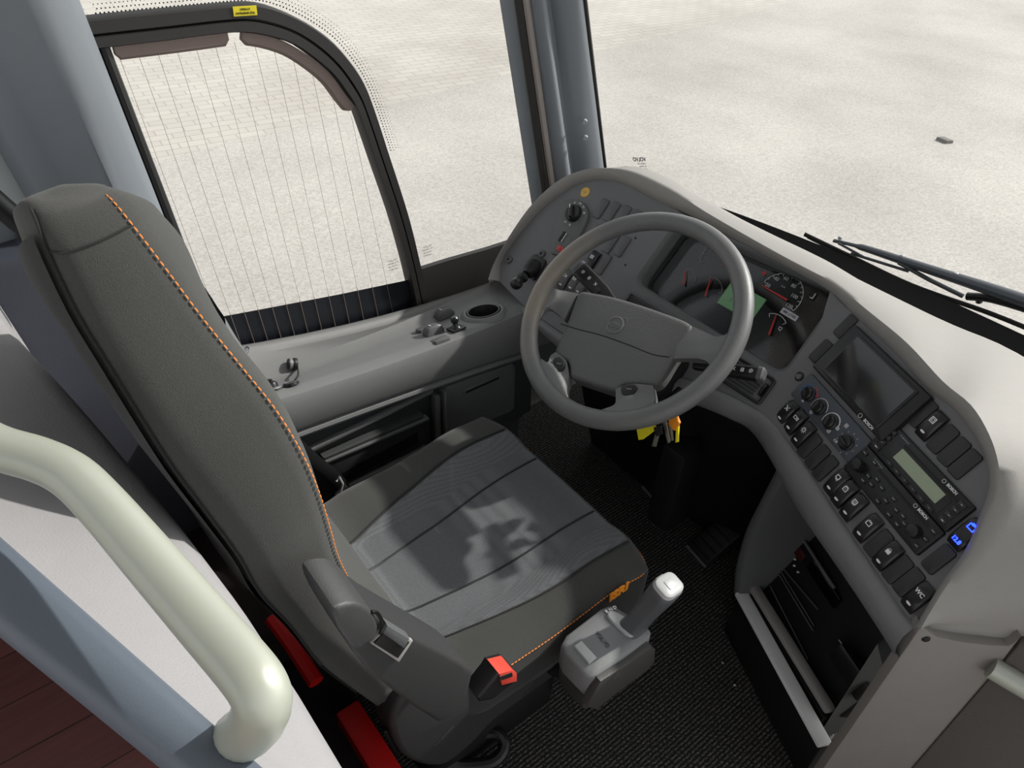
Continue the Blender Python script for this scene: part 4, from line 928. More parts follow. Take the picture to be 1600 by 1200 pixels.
for (a, b_) in ((664, 513), (688, 531)): local(blank_bm(.024, .042), 'switch_blank', 'blank_grey', FDm(a, b_, .004, math.radians(0)), con)
m = FDm(713, 514, .003, math.radians(0)); bm = bmesh.new(); prism(bm, rrect(.034, .036, .003), 0, .004, .0015, m); mj = obj('mirror_joystick', bm, 'black_plastic', con)
bm = bmesh.new(); lathe(bm, [(.012, .004), (.010, .008), (.0065, .010), (.006, .014), (.009, .018), (.0095, .026), (.007, .030), (0, .031)], 18, m); obj('joystick_cap', bm, 'switch_black', mj)
# 12 V socket with its cap hanging open, push button
m = FDm(455, 601, .001); bm = bmesh.new(); lathe(bm, [(.0165, 0), (.016, .004), (.0135, .0055), (.0115, .005), (.0105, -.02), (0, -.02)], 26, m); sk_ = obj('power_socket', bm, 'black_plastic', con)
bm = bmesh.new(); lathe(bm, [(.0128, .0056), (.0115, .0062), (.0105, .005)], 26, m); obj('socket_ring', bm, 'silver', sk_)
m2 = FDm(463, 569, .012); bm = bmesh.new(); mm = m2 @ M.Rotation(math.radians(70), 4, 'X'); lathe(bm, [(0, .0), (.0135, 0), (.0135, .006), (.0115, .007), (.0115, .018), (.0, .018)], 22, mm); cp = obj('socket_cap', bm, 'black_plastic', sk_)
bm = bmesh.new(); lathe(bm, [(.0117, .010), (.0121, .0105), (.0121, .016), (.0117, .0165)], 22, mm); obj('cap_band', bm, 'silver', cp)
bm = bmesh.new(); tube(bm, cat([FDm(465, 574, .006).translation, FDm(466, 585, .014).translation, FDm(461, 594, .006).translation], 5), .0022, 6); obj('cap_strap', bm, 'black_plastic', cp)
m = FDm(426, 608, .001); bm = bmesh.new(); lathe(bm, [(.0185, 0), (.018, .003), (.0125, .004)], 26, m); kb = obj('turn_knob', bm, 'silver', con)
bm = bmesh.new(); lathe(bm, [(.0125, .003), (.0125, .008), (.011, .013), (.008, .015), (0, .015)], 20, m); box(bm, (0, 0, .016), (.022, .007, .010), .002, m); obj('knob_cap', bm, 'black_plastic', kb)
# chrome seat-belt height lever by the window edge
pa, pb = hx(371, 578, -.535), hx(386, 546, -.535); bm = bmesh.new(); tube(bm, [pa, pa.lerp(pb, .5), pb, pb + (pb - pa) * .1], [.004, .006, .0075, .005], 10, flat=.5); lv = obj('release_lever', bm, 'chrome', con)
bm = bmesh.new(); tube(bm, cat([hx(364, 566, -.57), hx(370, 572, -.55), pa, hx(370, 590, -.53)], 4), .004, 8); obj('lever_pivot', bm, 'chrome', lv)

# ================================================================== STEERING WHEEL (turned a little to the left)
TH = math.radians(13.7); WM = FW.mat(0, 0, 0, TH)
sw_ = thing('steering_wheel', 'worn grey four-spoke steering wheel turned slightly left', 'steering wheel', WM)
RW = .208
bm = bmesh.new(); tube(bm, [V((RW * math.cos(6.28318 * k / 96), RW * math.sin(6.28318 * k / 96), 0)) for k in range(96)], .0178, 18, closed=True, ref=(1, 0, 0))
obj('rim', bm, 'wheel_rubber', sw_, W=False)
WP = WM.inverted()
def wl(px_, py_, h=0): p = WP @ FW.px(px_, py_, h); return V((p.x, p.y))
hp = -.022                            # the pad lies a little below the rim plane
def padpts(lst, h): return [wl(a, b, h) for a, b in lst]
pad = padpts([(905, 455), (925, 456), (960, 463), (1010, 478), (1060, 496), (1076, 504), (1082, 512), (1070, 535), (1052, 560), (1035, 588), (1021, 600), (998, 600), (972, 603), (960, 611), (930, 602), (900, 592), (890, 586), (886, 565), (866, 552), (874, 528), (884, 506), (894, 476)], hp)
pc = [tuple(p) for p in cat([V((p.x, p.y, 0)) for p in pad], 3, True)]
bm = bmesh.new(); prism(bm, pc, hp - .035, hp, .012, seg=4); pd = obj('hub_pad', bm, 'hub_plastic', sw_, W=False)
# raised line across the pad and the round badge with arrow
sl_ = padpts([(876, 506), (905, 515), (940, 524), (985, 540), (1020, 554), (1046, 558)], hp)
bm = bmesh.new(); tube(bm, cat([V((p.x, p.y, hp - .0002)) for p in sl_], 4), .0011, 6); obj('pad_seam', bm, 'black', pd, W=False)
lc = wl(961, 508, hp); bm = bmesh.new(); mlo = M.Translation((lc.x, lc.y, hp))
tube(bm, [mlo @ V((.0165 * math.cos(k * .2618), .0165 * math.sin(k * .2618), 0)) for k in range(24)], .0023, 8, closed=True)
bar_ = M.Rotation(math.radians(45), 4, 'Z')
box(bm, (0, 0, .0), (.031, .0095, .0028), .0008, mlo)
tube(bm, [mlo @ V((.012, .012, .0)), mlo @ V((.019, .019, 0))], .0014, 6); tube(bm, [mlo @ V((.0125, .0195, 0)), mlo @ V((.0195, .0195, 0)), mlo @ V((.0195, .0125, 0))], .0014, 6)
text(bm, 'VOLVO', mlo @ M.Translation((0, 0, .0016)), .0075, ext=.0006, bold=.0003)
obj('emblem', bm, 'spoke', pd, W=False)
def spoke(pts, h0, h1, name='spoke', r=.006):
    bm = bmesh.new(); p = [tuple(q) for q in cat([V((q.x, q.y, 0)) for q in pts], 3, True)]; prism(bm, p, h0, h1, r, seg=3); return obj(name, bm, 'spoke', sw_, W=False)
def sweep_spoke(rows_px, name='spoke'):
    """rows from hub to rim: each row is (pixel, height) across the spoke; thickened downwards"""
    bm = bmesh.new(); rows = []
    for row in rows_px:
        up = [];
        P = [V((*wl(a, b, h), h)) for a, b, h in row]
        P = cat(P, 3); n = len(P)
        top = [p + V((0, 0, .004 * math.sin(math.pi * i / (n - 1)))) for i, p in enumerate(P)]
        bot = [p + V((0, 0, -.016)) for p in P][::-1]
        rows.append(top + bot)
    R2 = [];
    for i in range(len(rows[0])): R2.append(cat([r[i] for r in rows], 3))
    loft(bm, [[c[k] for c in R2] for k in range(len(R2[0]))], closed=True, capu=True)
    return obj(name, bm, 'spoke', sw_, W=False, ang=50)
sweep_spoke([[(1078, 508, hp - .004), (1060, 540, hp - .004), (1046, 561, hp - .004)], [(1098, 517, hp - .003), (1080, 545, hp - .001), (1068, 560, hp - .004)], [(1122, 526, -.012), (1110, 548, -.010), (1102, 563, -.012)], [(1150, 514, -.004), (1140, 550, .0), (1122, 588, -.004)]])
sweep_spoke([[(903, 458, hp - .004), (893, 480, hp - .004), (881, 500, hp - .004)], [(885, 455, hp - .003), (876, 470, hp - .001), (868, 488, hp - .004)], [(866, 451, -.012), (858, 466, -.010), (852, 481, -.012)], [(848, 440, -.004), (838, 468, .0), (832, 505, -.004)]])
sweep_spoke([[(868, 550, hp - .002), (886, 565, hp - .002), (889, 586, hp - .004)], [(860, 556, hp), (872, 574, hp + .002), (888, 598, hp - .002)], [(856, 566, -.010), (866, 590, -.006), (884, 612, -.010)], [(845, 560, -.004), (856, 608, .0), (888, 632, -.004)]], 'lower_spoke')
sweep_spoke([[(962, 608, hp - .002), (985, 601, hp - .002), (1020, 602, hp - .004)], [(962, 620, hp), (985, 616, hp + .002), (1024, 622, hp - .002)], [(960, 632, -.010), (988, 636, -.006), (1022, 632, -.010)], [(940, 640, -.004), (990, 648, .0), (1040, 630, -.004)]], 'lower_spoke')
for pts in ([(866, 566), (876, 560), (884, 570), (880, 581), (872, 581)], [(972, 608), (981, 603), (996, 604), (995, 613), (987, 620), (975, 619)]):
    bm = bmesh.new(); p = [tuple(q) for q in cat([V((*wl(a, b, hp), 0)) for a, b in pts], 3, True)]; prism(bm, p, hp, hp + .0085, .002); hb = obj('horn_button', bm, 'black_plastic', sw_, W=False)
    c_ = sum((wl(a, b, hp) for a, b in pts), V((0, 0))) / len(pts)
    bm = bmesh.new(); tube(bm, [V((c_.x - .004, c_.y, hp + .0088)), V((c_.x + .003, c_.y + .001, hp + .0088)), V((c_.x + .005, c_.y + .003, hp + .0088))], .0007, 5); obj('horn_symbol', bm, 'grey_ink', hb, W=False)
# column shroud, stalks, ignition lock with keys
col = thing('stalk_switch_shroud', 'black steering shroud under the wheel carrying two control stalks', 'steering shroud', FW.mat(0, 0, -.1))
bm = bmesh.new(); prism(bm, rrect(.17, .15, .04), -.14, -.06, .02, FW.mat(0, -.02, 0), top=.85); prism(bm, rrect(.14, .12, .03), -.5, -.13, .0, FW.mat(0, -.02, 0)); obj('shroud', bm, 'black', col)
def stalk(tip, base, hb_, ht, W0, sec, label):
    a = FW.px(*base, hb_); b_ = FW.px(*tip, ht); d = b_ - a; L = d.length; d.normalize()
    n_ = (FW.n - d * FW.n.dot(d)).normalized(); s = n_.cross(d); m = M((s, d, n_)).transposed().to_4x4(); m.translation = a
    bm = bmesh.new(); rows = []
    for t, w_, h_ in ((0, .010, .008), (.35, .012, .009), (.5, .018, .010), (.9, .020, .0115), (.97, .018, .010), (1, .012, .006)):
        rows.append([V((x * w_ * W0, t * L, y * h_)) for x, y in rrect(2, 2, .5, 3)])
    loft(bm, rows, closed=True, capu=True); o = local(bm, 'stalk', 'black_plastic', m, col)
    for k, t in enumerate((.62, .74, .86)):
        bm = bmesh.new(); b = sym(('lamp', 'heat', 'sun')[k]); b.transform(m @ M.Translation((0, t * L, .0125)) @ M.Scale(.9, 4)); put(bm, b); obj('stalk_print', bm, 'white_ink', o, smooth=False)
    bm = bmesh.new(); box(bm, (.006, L * .55, .011), (.010, .014, .006), .002, m); obj('stalk_slider', bm, 'switch_black', o)
    bm = bmesh.new(); rows = [[V((x * w_ * W0, t * L, y * h_)) for x, y in rrect(2, 2, .5, 3)] for t, w_, h_ in ((.94, .0203, .0118), (1.0, .019, .011), (1.02, .014, .007))]; loft(bm, rows, closed=True, capu=True); local(bm, 'stalk_button', 'blank_grey', m, o)
    return o
stalk((903, 418), (985, 500), -.07, -.05, .9, 0, '')
stalk((1193, 586), (1085, 572), -.07, -.05, .62, 0, '')
# keys
kc = FW.px(1043, 640, -.09)
ky = thing('key_bunch', 'bunch of keys with a yellow and an orange tag hanging under the wheel', 'keys', kc)
bm = bmesh.new(); tube(bm, [kc + V((0, -.012, .014)), kc + V((0, .03, .03))], .011, 14); obj('ignition_lock', bm, 'dark_metal', ky)
def at_(a, b_, h=0): return FW.px(a, b_, -.10 + h)
bm = bmesh.new(); rc = at_(1050, 656); tube(bm, [rc + FW.l * (.012 * math.cos(k * .45)) + V((0, -.2, .98)) * .012 * math.sin(k * .45) for k in range(14)], .001, 6, closed=True); obj('key_ring', bm, 'chrome', ky)
FK = Frame(at_(1040, 672), FW.l, V((0, .25, 1)))
def tagp(lst, t, name, mat, h=0): 
    bm = bmesh.new(); prism(bm, [tuple(FK.loc(a, b, h)) for a, b in lst], h, h + t, .0006, FK.mat()); return obj(name, bm, mat, ky)
tagp([(996, 670), (1024, 664), (1027, 668), (1022, 674), (1006, 686), (999, 687)], .003, 'key_tag', 'yellow_tag')
tagp([(1047, 654), (1060, 650), (1064, 660), (1060, 668), (1056, 672), (1049, 664)], .006, 'key_tag', 'orange_tag', .006)
tagp([(1058, 664), (1062, 664), (1061, 690), (1057, 691)], .004, 'key_tag', 'yellow_tag', .004)
for lst, h in (([(1036, 660), (1042, 658), (1048, 690), (1044, 693)], .0), ([(1043, 660), (1050, 660), (1053, 688), (1048, 689)], -.004), ([(1026, 672), (1033, 670), (1026, 698), (1019, 697)], .004), ([(1022, 668), (1034, 664), (1036, 678), (1026, 682)], .008)):
    tagp(lst, .0022, 'key', 'key_metal' if h < .007 else 'black_plastic', h)

# ================================================================== DRIVER SEAT
seat = thing('driver_seat', 'high-backed black and grey driver seat with orange stitching', 'seat', (.03, -.42, 0))
SX = .035
# ---- cushion
def sm(t): t = max(0, min(1, t)); return t * t * (3 - 2 * t)
YF, YB = -.145, -.64
def cush(u, v):
    """u across -1..1, v 0 back .. 1 front -> top surface point"""
    hw = .238 + .012 * v - .03 * sm((.25 - v) / .25)
    y = YB + (YF - YB) * v
    # front corners are rounded in plan
    y -= .03 * abs(u) ** 4 * sm((v - .6) / .4)
    z = .452 + .020 * sm((v - .45) / .4) + .03 * sm((.2 - v) / .2)
    b = max(0, abs(u) - .5) / .5
    z += .026 * math.sin(min(1, b / .6) * math.pi / 2) * (1 - .35 * sm((v - .7) / .3))
    ex = max(0, (abs(u) - .84) / .16); ey = max(0, (v - .86) / .14); eb = max(0, (.08 - v) / .08)
    e = min(1, math.sqrt(ex ** 2.2 + ey ** 2.2 + eb ** 2))
    z -= .005 * (1 - math.sqrt(max(0, 1 - e * e)))
    return V((SX + u * hw, y, z))
NU, NV = 36, 34
def dens(k, n): return -1 + 2 * k / n
bm = bmesh.new(); top = []
for j in range(NV + 1):
    v = j / NV; top.append([cush(dens(i, NU), v) for i in range(NU + 1)])
loft(bm, top)
ring = [top[0][i] for i in range(NU + 1)] + [top[j][NU] for j in range(1, NV + 1)] + [top[NV][i] for i in range(NU - 1, -1, -1)] + [top[j][0] for j in range(NV - 1, 0, -1)]
low = lambda g, z: [V((SX + (p.x - SX) * g, -.39 + (p.y + .39) * g, z)) for p in ring]
edge = lambda g, dz: [V((q.x, q.y, p.z - dz)) for p, q in zip(ring, low(g, 0))]
loft(bm, [ring, edge(1.005, .006)], closed=True)
cus = obj('cushion', bm, 'seat_black', seat, ang=80)
bm = bmesh.new(); loft(bm, [edge(1.005, .006), edge(1.009, .016), low(1.006, .38), low(.96, .335), low(.8, .33)], closed=True); b_ = low(.8, .33); bm.faces.new([bm.verts.new(p) for p in b_]); obj('cushion_base', bm, 'seat_side', seat, ang=80)
# grey woven insert, slightly proud, with its two pleats and border seam
UI = .62
def insu(t, v): return t * (UI + .13 * sm((v - .2) / .5) - .10 * sm((.4 - v) / .4))
bm = bmesh.new(); rows = []
for j in range(41):
    v = .02 + .965 * j / 40; rows.append([cush(insu(dens(i, 30), v), v) + V((0, 0, .0035 if 0 < i < 30 else -.002)) for i in range(31)])
loft(bm, rows); obj('cushion_insert', bm, 'seat_mesh', cus, ang=80)
for t in (-.45, .45):
    bm = bmesh.new(); tube(bm, [cush(insu(t * (1 + .1 * (v - .5)), v), v) + V((0, 0, .0036)) for v in [.03 + .95 * k / 30 for k in range(31)]], .0022, 6); obj('seam', bm, 'black', cus)
for t in (-1, 1):
    bm = bmesh.new(); tube(bm, [cush(insu(t, v), v) + V((0, 0, .001)) for v in [.02 + .965 * k / 30 for k in range(31)]], .002, 6); obj('seam', bm, 'seat_side', cus)
# orange stitching along the lower edge (right side and front), as separate stitches in one thread run
def stitches(P, name, parent, n=6, r=.0013):
    P = cat(P, n); L = 0; bm = bmesh.new(); step = .0068; acc = 0; seg = []
    D = [0]
    for a, b in zip(P, P[1:]): D.append(D[-1] + (b - a).length)
    def pt(s):
        for i in range(len(P) - 1):
            if D[i + 1] >= s: return P[i].lerp(P[i + 1], (s - D[i]) / max(1e-9, D[i + 1] - D[i]))
        return P[-1]
    s = 0
    while s + step < D[-1]: tube(bm, [pt(s), pt(s + step * .35), pt(s + step * .72)], [r * .6, r, r * .6], 5); s += step
    return obj(name, bm, 'orange', parent, kind=None)
rr_ = edge(1.0075, .006); idx = {i: p for i, p in enumerate(rr_)}
path = [rr_[i] for i in range(NU + 1, NU + NV + 1, 2)] + [rr_[i] for i in range(NU + NV + 1, 2 * NU + NV, 3)]
stitches(path, 'stitching', cus, 3, .0012)
# maker's word on the front right of the skirt
qa = V(rr_[NU + NV - 7]); qb = V(rr_[NU + NV - 1]); 
c_ = hx(967, 925, SX + .256); d = V((0, 1, .0)); mm = M((d, V((0, 0, 1)), V((1, 0, 0)))).transposed().to_4x4(); mm.translation = c_
mm = mm @ M.Shear('XY', 4, (.18, 0)) if False else mm
bm = bmesh.new(); text(bm, "ISRI", mm, .029, ext=.0012, bold=.0014); obj('maker_word', bm, 'orange_logo', cus, smooth=False)
# ---- backrest: side profile read along its height (t 0 bottom .. 1 top)
FR = [(640, 985), (575, 940), (545, 908), (524, 870), (512, 835), (492, 770), (465, 708), (425, 640), (375, 575), (318, 503), (264, 430), (205, 352), (172, 312), (156, 299)]
RE = [(600, 1110), (560, 1082), (500, 1035), (452, 975), (405, 925), (372, 868), (322, 800), (268, 728), (212, 640), (163, 560), (118, 485), (74, 392), (54, 340), (41, 312)]
HW = [.225, .228, .232, .235, .236, .232, .220, .198, .168, .138, .112, .090, .068, .048]
XC = .02
F_, R_ = [], []
for f, r, h in zip(FR, RE, HW):
    F_.append(hx(f[0], f[1], XC + h)); R_.append(hx(r[0], r[1], XC + h - .012))
F_, R_ = cat(F_, 4), cat(R_, 4); N_ = len(F_)
# regularise so that both edges climb together
def byz(P, z):
    for a, b in zip(P, P[1:]):
        if a.z <= z <= b.z: return a.lerp(b, (z - a.z) / max(1e-9, b.z - a.z))
    return P[0] if z < P[0].z else P[-1]
rows = []; seamR = []; seamL = []; rearR = []
for i, (f, r) in enumerate(zip(F_, R_)):
    t = i / (N_ - 1); hw = f.x - XC; d = (f - r); d.x = 0; th = d.length; d.normalize()
    bulge = (.012 + .028 * sm((t - .55) / .25) - .026 * sm((t - .86) / .14)) - .02 * math.exp(-((t - .3) / .18) ** 2)
    bol = .022 * math.exp(-((t - .32) / .25) ** 2)
    row = []
    for k in range(17):                        # front face from the right seam to the left seam
        s = 1 - 2 * k / 16; prof = bulge * (1 - abs(s) ** 2.4) + bol * (math.exp(-((abs(s) - .78) / .16) ** 2))
        row.append(V((XC + hw * s, f.y, f.z)) + d * prof)
    for k in range(1, 7):                      # left side
        s = k / 7; row.append(V((XC - hw - .006 * math.sin(math.pi * s), 0, 0)) + V((0, f.y + (r.y - f.y) * s, f.z + (r.z - f.z) * s)))
    for k in range(13):                        # rear
        s = -1 + 2 * k / 12; row.append(V((XC + (hw - .012) * s, r.y, r.z)) - d * (.012 * (1 - s ** 4)))
    for k in range(1, 7):
        s = 1 - k / 7; row.append(V((XC + hw + .006 * math.sin(math.pi * s), 0, 0)) + V((0, f.y + (r.y - f.y) * s, f.z + (r.z - f.z) * s)))
    kz = .78 * sm((t - .66) / .3)
    xr = XC + hw
    row = [V((p.x, p.y, p.z - kz * max(0, xr - .012 - p.x))) for p in row]
    rows.append(row); seamR.append(row[0] + d * .001 + V((.0015, 0, 0))); rearR.append(row[-6] * .18 + V((XC + hw - .012, r.y, r.z)) * .82 if False else V((XC + hw - .010, r.y, r.z)))
T0_ = sum(rows[-1][-6:] + [rows[-1][0]], V((0, 0, 0))) / 7 + V((-.02, 0, .004))
topc = sum(rows[-1], V((0, 0, 0))) / len(rows[-1])
up = (rows[-1][0] - rows[-4][0]).normalized()
base_ = rows[-1]
for k_, h_ in ((.15, .005), (.4, .0055), (.7, .005), (.93, .005)): rows.append([p.lerp(T0_, k_) + up * h_ for p in base_])
bm = bmesh.new(); loft(bm, rows, closed=True, capu=True); bk = obj('backrest', bm, 'seat_black', seat, ang=75)
stitches(seamR[:-1], 'stitching', bk, 2, .0008)
bm = bmesh.new(); tube(bm, [p + V((.001, 0, 0)) for p in rearR[8:-2]], .0016, 6); obj('seam', bm, 'seat_side', bk)
# seam across the head part
zt = N_ - 9
bm = bmesh.new(); row = rows[zt]; tube(bm, [p for p in row[-7:]] + [row[0]], .0014, 6); obj('seam', bm, 'seat_side', bk)
# woven grey lumbar insert on the front
bm = bmesh.new(); R3 = []
for i in range(6, 34):
    row = rows[i]; d = (F_[i] - R_[i]); d.x = 0; d.normalize()
    R3.append([row[k] + d * (.004 if 0 < k - 2 < 12 else -.002) for k in range(2, 15)])
loft(bm, R3); obj('backrest_insert', bm, 'seat_mesh', bk, ang=80)
# hard rear shell
bm = bmesh.new(); R3 = []
for i in range(4, N_ - 6):
    row = rows[i]; d = (F_[i] - R_[i]); d.x = 0; d.normalize(); R3.append([row[23 + k] - d * .006 for k in range(13)])
loft(bm, R3); obj('rear_shell', bm, 'seat_side', bk, ang=80)
# ---- armrest / belt reel housing on the right side, base cover, buckle
XA = .335
def flat(pts, x, name, mat, t, r, parent=seat, smooth_=3):
    FA = Frame((x, -.5, .5), (0, 1, 0), (0, 0, 1)); P = [FA.loc(*q) for q in pts]
    P = [tuple(q)[:2] for q in cat([V((p.x, p.y, 0)) for p in P], smooth_, True)] if smooth_ else [tuple(p) for p in P]
    bm = bmesh.new(); prism(bm, P, -t, 0, r, FA.mat(), seg=3); return obj(name, bm, mat, parent, ang=40)
ARM = [(522, 957), (530, 948), (556, 944), (576, 953), (600, 970), (640, 992), (690, 1018), (722, 1036), (740, 1052), (732, 1085), (712, 1118), (686, 1130), (650, 1108), (610, 1078), (578, 1052), (552, 1020), (530, 985)]
arm = flat(ARM, XA, 'armrest', 'seat_plastic', .06, .006, seat, 0)
flat([(521, 958), (529, 948), (556, 943), (576, 952), (588, 966), (592, 984), (584, 1002), (574, 1006), (560, 1016), (545, 1004), (530, 984)], XA + .010, 'armrest_cap', 'seat_plastic2', .066, .012, arm, 2)
# belt outlet: bright frame, black slot and webbing roll
FA = Frame((XA + .002, -.5, .5), (0, 1, 0), (0, 0, 1))
def flat2(pts, h, t, name, mat, parent, r=.001):
    P = [FA.loc(*q, h) for q in pts]; bm = bmesh.new(); prism(bm, [tuple(p) for p in P], h - t, h, r, FA.mat()); return obj(name, bm, mat, parent, ang=40)
bo = flat2([(580, 1007), (602, 980), (646, 1002), (624, 1036)], .004, .005, 'belt_outlet', 'alu_dark', arm, .002)
flat2([(585, 1006), (604, 986), (640, 1004), (622, 1029)], .006, .004, 'outlet_slot', 'black', bo, .0005)
flat2([(599, 992), (606, 977), (642, 999), (633, 1016)], .012, .012, 'belt_webbing', 'webbing', arm, .004)
lp = [FA.px(a, b, .006) for a, b in ((580, 956), (588, 957), (595, 966), (598, 978), (594, 990))]; bm = bmesh.new(); tube(bm, cat(lp, 4), .002, 8); obj('belt_loop', bm, 'dark_metal', arm)
# base cover
COV = [(700, 1050), (742, 1056), (758, 1080), (800, 1062), (850, 1026), (856, 1030), (851, 1046), (815, 1092), (776, 1122), (745, 1156), (712, 1185), (686, 1199), (656, 1196), (630, 1182), (614, 1150), (612, 1118), (640, 1080)]
cov = flat(COV, .270, 'base_cover', 'seat_plastic', .05, .010, seat, 2)
FB = Frame((.2705, -.5, .3), (0, 1, 0), (0, 0, 1)); q = FB.loc(693, 1150)
bm = bmesh.new(); text(bm, 'isringhausen', FB.mat(q.x, q.y, .0003, math.radians(32)), .0085, ext=.0004); obj('embossed_word', bm, 'seat_plastic2', cov, smooth=False)
bk_ = [(772, 1062), (778, 1052), (800, 1046), (808, 1052), (806, 1066), (770, 1094), (750, 1098), (748, 1092)]
buc = flat(bk_, .345, 'belt_buckle', 'black_plastic', .03, .004, seat, 0)
FBk = Frame((.346, -.5, .4), (0, 1, 0), (0, 0, 1)); bm = bmesh.new(); P = [FBk.loc(*q) for q in ((779, 1052), (800, 1046), (807, 1052), (807, 1064), (784, 1070))]; prism(bm, [tuple(p) for p in P], -.026, .0012, .001, FBk.mat()); rb_ = obj('release_button', bm, 'red_plastic', buc)
bm = bmesh.new(); P = [FBk.loc(*q, .002) for q in ((781, 1058), (800, 1051), (801, 1057), (783, 1063))]; prism(bm, [tuple(p) for p in P], 0, .0022, 0, FBk.mat()); obj('buckle_slot', bm, 'black', buc, smooth=False)
# lower suspension: bellows base, side plates, hose
bm = bmesh.new(); rows = []
for z, g in ((0, .17), (.05, .17), (.08, .16), (.12, .175), (.16, .155), (.2, .175), (.24, .155), (.28, .18), (.335, .19)): rows.append([V((SX + x, -.42 + y, z)) for x, y in rrect(g * 2 * .95, g * 2, .05)])
loft(bm, rows, closed=True, capu=True); obj('suspension_bellows', bm, 'black', seat)
bm = bmesh.new(); tube(bm, cat([hz(742, 1150, .04), hz(775, 1145, .05), hz(788, 1165, .04), hz(770, 1190, .03), hz(720, 1196, .03), hz(680, 1185, .05)], 6), .013, 10); obj('hose', bm, 'black_plastic', seat)
flat([(600, 1145), (606, 1142), (626, 1180), (622, 1186)], .26, 'bracket', 'dark_metal', .01, .002, seat, 0)
# seat belt hanging on the window side of the backrest
pts = [hx(405, 640, -.235), hx(440, 668, -.24), hx(460, 690, -.24), hx(490, 718, -.24), hx(528, 750, -.24), hx(545, 780, -.24), hx(552, 808, -.24)]
belt = thing('seat_belt', 'black seat belt strap hanging beside the window side of the seat', 'seat belt', pts[2])
bm = bmesh.new(); tube(bm, cat(pts, 6), .012, 8, flat=.12, ref=(1, 0, 0)); obj('strap', bm, 'black_plastic', belt)
bm = bmesh.new(); box(bm, (0, 0, 0), (.012, .03, .045), .004, M.Translation(hx(540, 772, -.232)) @ M.Rotation(.5, 4, 'X')); tb = obj('tongue', bm, 'switch_black', belt)
bm = bmesh.new(); tube(bm, [hx(526, 752, -.225), hx(530, 745, -.225), hx(536, 756, -.225), hx(533, 768, -.225)], .0022, 6); obj('tongue_edge', bm, 'silver_light', tb)
bm = bmesh.new(); tube(bm, [hx(428, 655, -.23), hx(446, 668, -.23), hx(456, 682, -.23)], .003, 6); obj('belt_clip', bm, 'blank_grey', belt)

# ================================================================== PARTITION behind the seat, its hand rail, the dark grab rail
par = thing('partition', 'grey half-height partition with a blue-grey top edge behind the driver seat', 'partition', (.1, -.93, 0))
ZB = 1.10
bf0, bf1 = hz(0, 830, ZB), hz(400, 1180, ZB); bb0, bb1 = hz(0, 985, ZB), hz(265, 1200, ZB)
fr = (bf1 - bf0).normalized(); 
def bfy(x): return bf0.y + (bf1.y - bf0.y) * (x - bf0.x) / (bf1.x - bf0.x)
def bby(x): return bb0.y + (bb1.y - bb0.y) * (x - bb0.x) / (bb1.x - bb0.x)
rg = [hz(-40, 446, 1.0), hz(0, 492, 1.0), hz(100, 600, 1.0), hz(180, 692, 1.0), hz(262, 792, 1.0), hz(330, 880, .99), hz(430, 1040, .97), hz(520, 1200, .95)]
def rgy(x):
    for a, b in zip(rg, rg[1:]):
        if a.x <= x <= b.x: return a.lerp(b, (x - a.x) / (b.x - a.x)).y
    return rg[0].y if x < rg[0].x else rg[-1].y
bm = bmesh.new(); bmb = bmesh.new(); rows = []; rowb = []
XS = [-.56, -.40, -.25, -.1, .0, .1, .2, .3, .4, .5, .58]
for x in XS:
    f, b_ = bfy(x), bby(x); g = rgy(x)
    g = max(g, f + .03)
    rowb.append([V((x, b_ + .004, ZB - .045)), V((x, b_, ZB - .012)), V((x, b_ + .008, ZB)), V((x, f - .012, ZB)), V((x, f - .004, ZB - .004)), V((x, f, ZB - .014)), V((x, f, ZB - .05))])
    rows.append([V((x, f - .002, ZB - .03)), V((x, f + (g - f) * .25, ZB - .05)), V((x, g - .022, 1.012)), V((x, g - .008, 1.004)), V((x, g, .985)), V((x, g + .006, .95)), V((x, g + .045, .6)), V((x, g + .075, .30)), V((x, g + .08, .10)), V((x, g + .06, .10)), V((x, g + .02, .7)), V((x, f + .012, .98)), V((x, f - .02, ZB - .06))])
loft(bm, rows, closed=True, capu=True); obj('body', bm, 'partition_grey', par, ang=40)
loft(bmb, rowb, closed=True, capu=True); obj('top_edge', bmb, 'partition_band', par, ang=60)
bm = bmesh.new(); rows = []
for x in XS[:-1]: g = max(rgy(x), bfy(x) + .03); rows.append([V((x, g + .05, .62)), V((x, g + .054, .60)), V((x, g + .088, .28)), V((x, g + .09, .10)), V((x, g + .06, .10))])
loft(bm, rows); obj('carpet_skirt', bm, mk('skirt_red', (76, 34, 32), .9, bump=.6, var=.2, vscale=200), par)
hr = thing('hand_rail', 'thick champagne-grey hand rail bent down onto the partition top', 'hand rail', hz(300, 880, 1.16))
bm = bmesh.new(); ZR = 1.165
P = [hz(-160, 640, ZR), hz(-60, 672, ZR), hz(0, 700, ZR), hz(60, 718, ZR), hz(110, 742, ZR), hz(160, 790, ZR), hz(250, 893, ZR), hz(330, 985, ZR), hz(380, 1042, ZR), hz(404, 1075, ZR - .003), hz(410, 1100, ZR - .012), hz(402, 1125, ZR - .03), hz(388, 1142, ZR - .055), hz(372, 1152, ZR - .08)]
tube(bm, cat(P, 6), .0165, 20); obj('rail_tube', bm, 'rail', hr, ang=80)
P2 = [hx(-110, 215, -.50), hx(-40, 285, -.50), hx(10, 330, -.50), hx(48, 362, -.50), hx(110, 420, -.5)]
bm = bmesh.new(); tube(bm, cat(P2, 4), .017, 14); obj('grab_rail', bm, 'dark_metal', label='dark round grab rail in front of the passenger window behind the seat', cat_='grab rail')

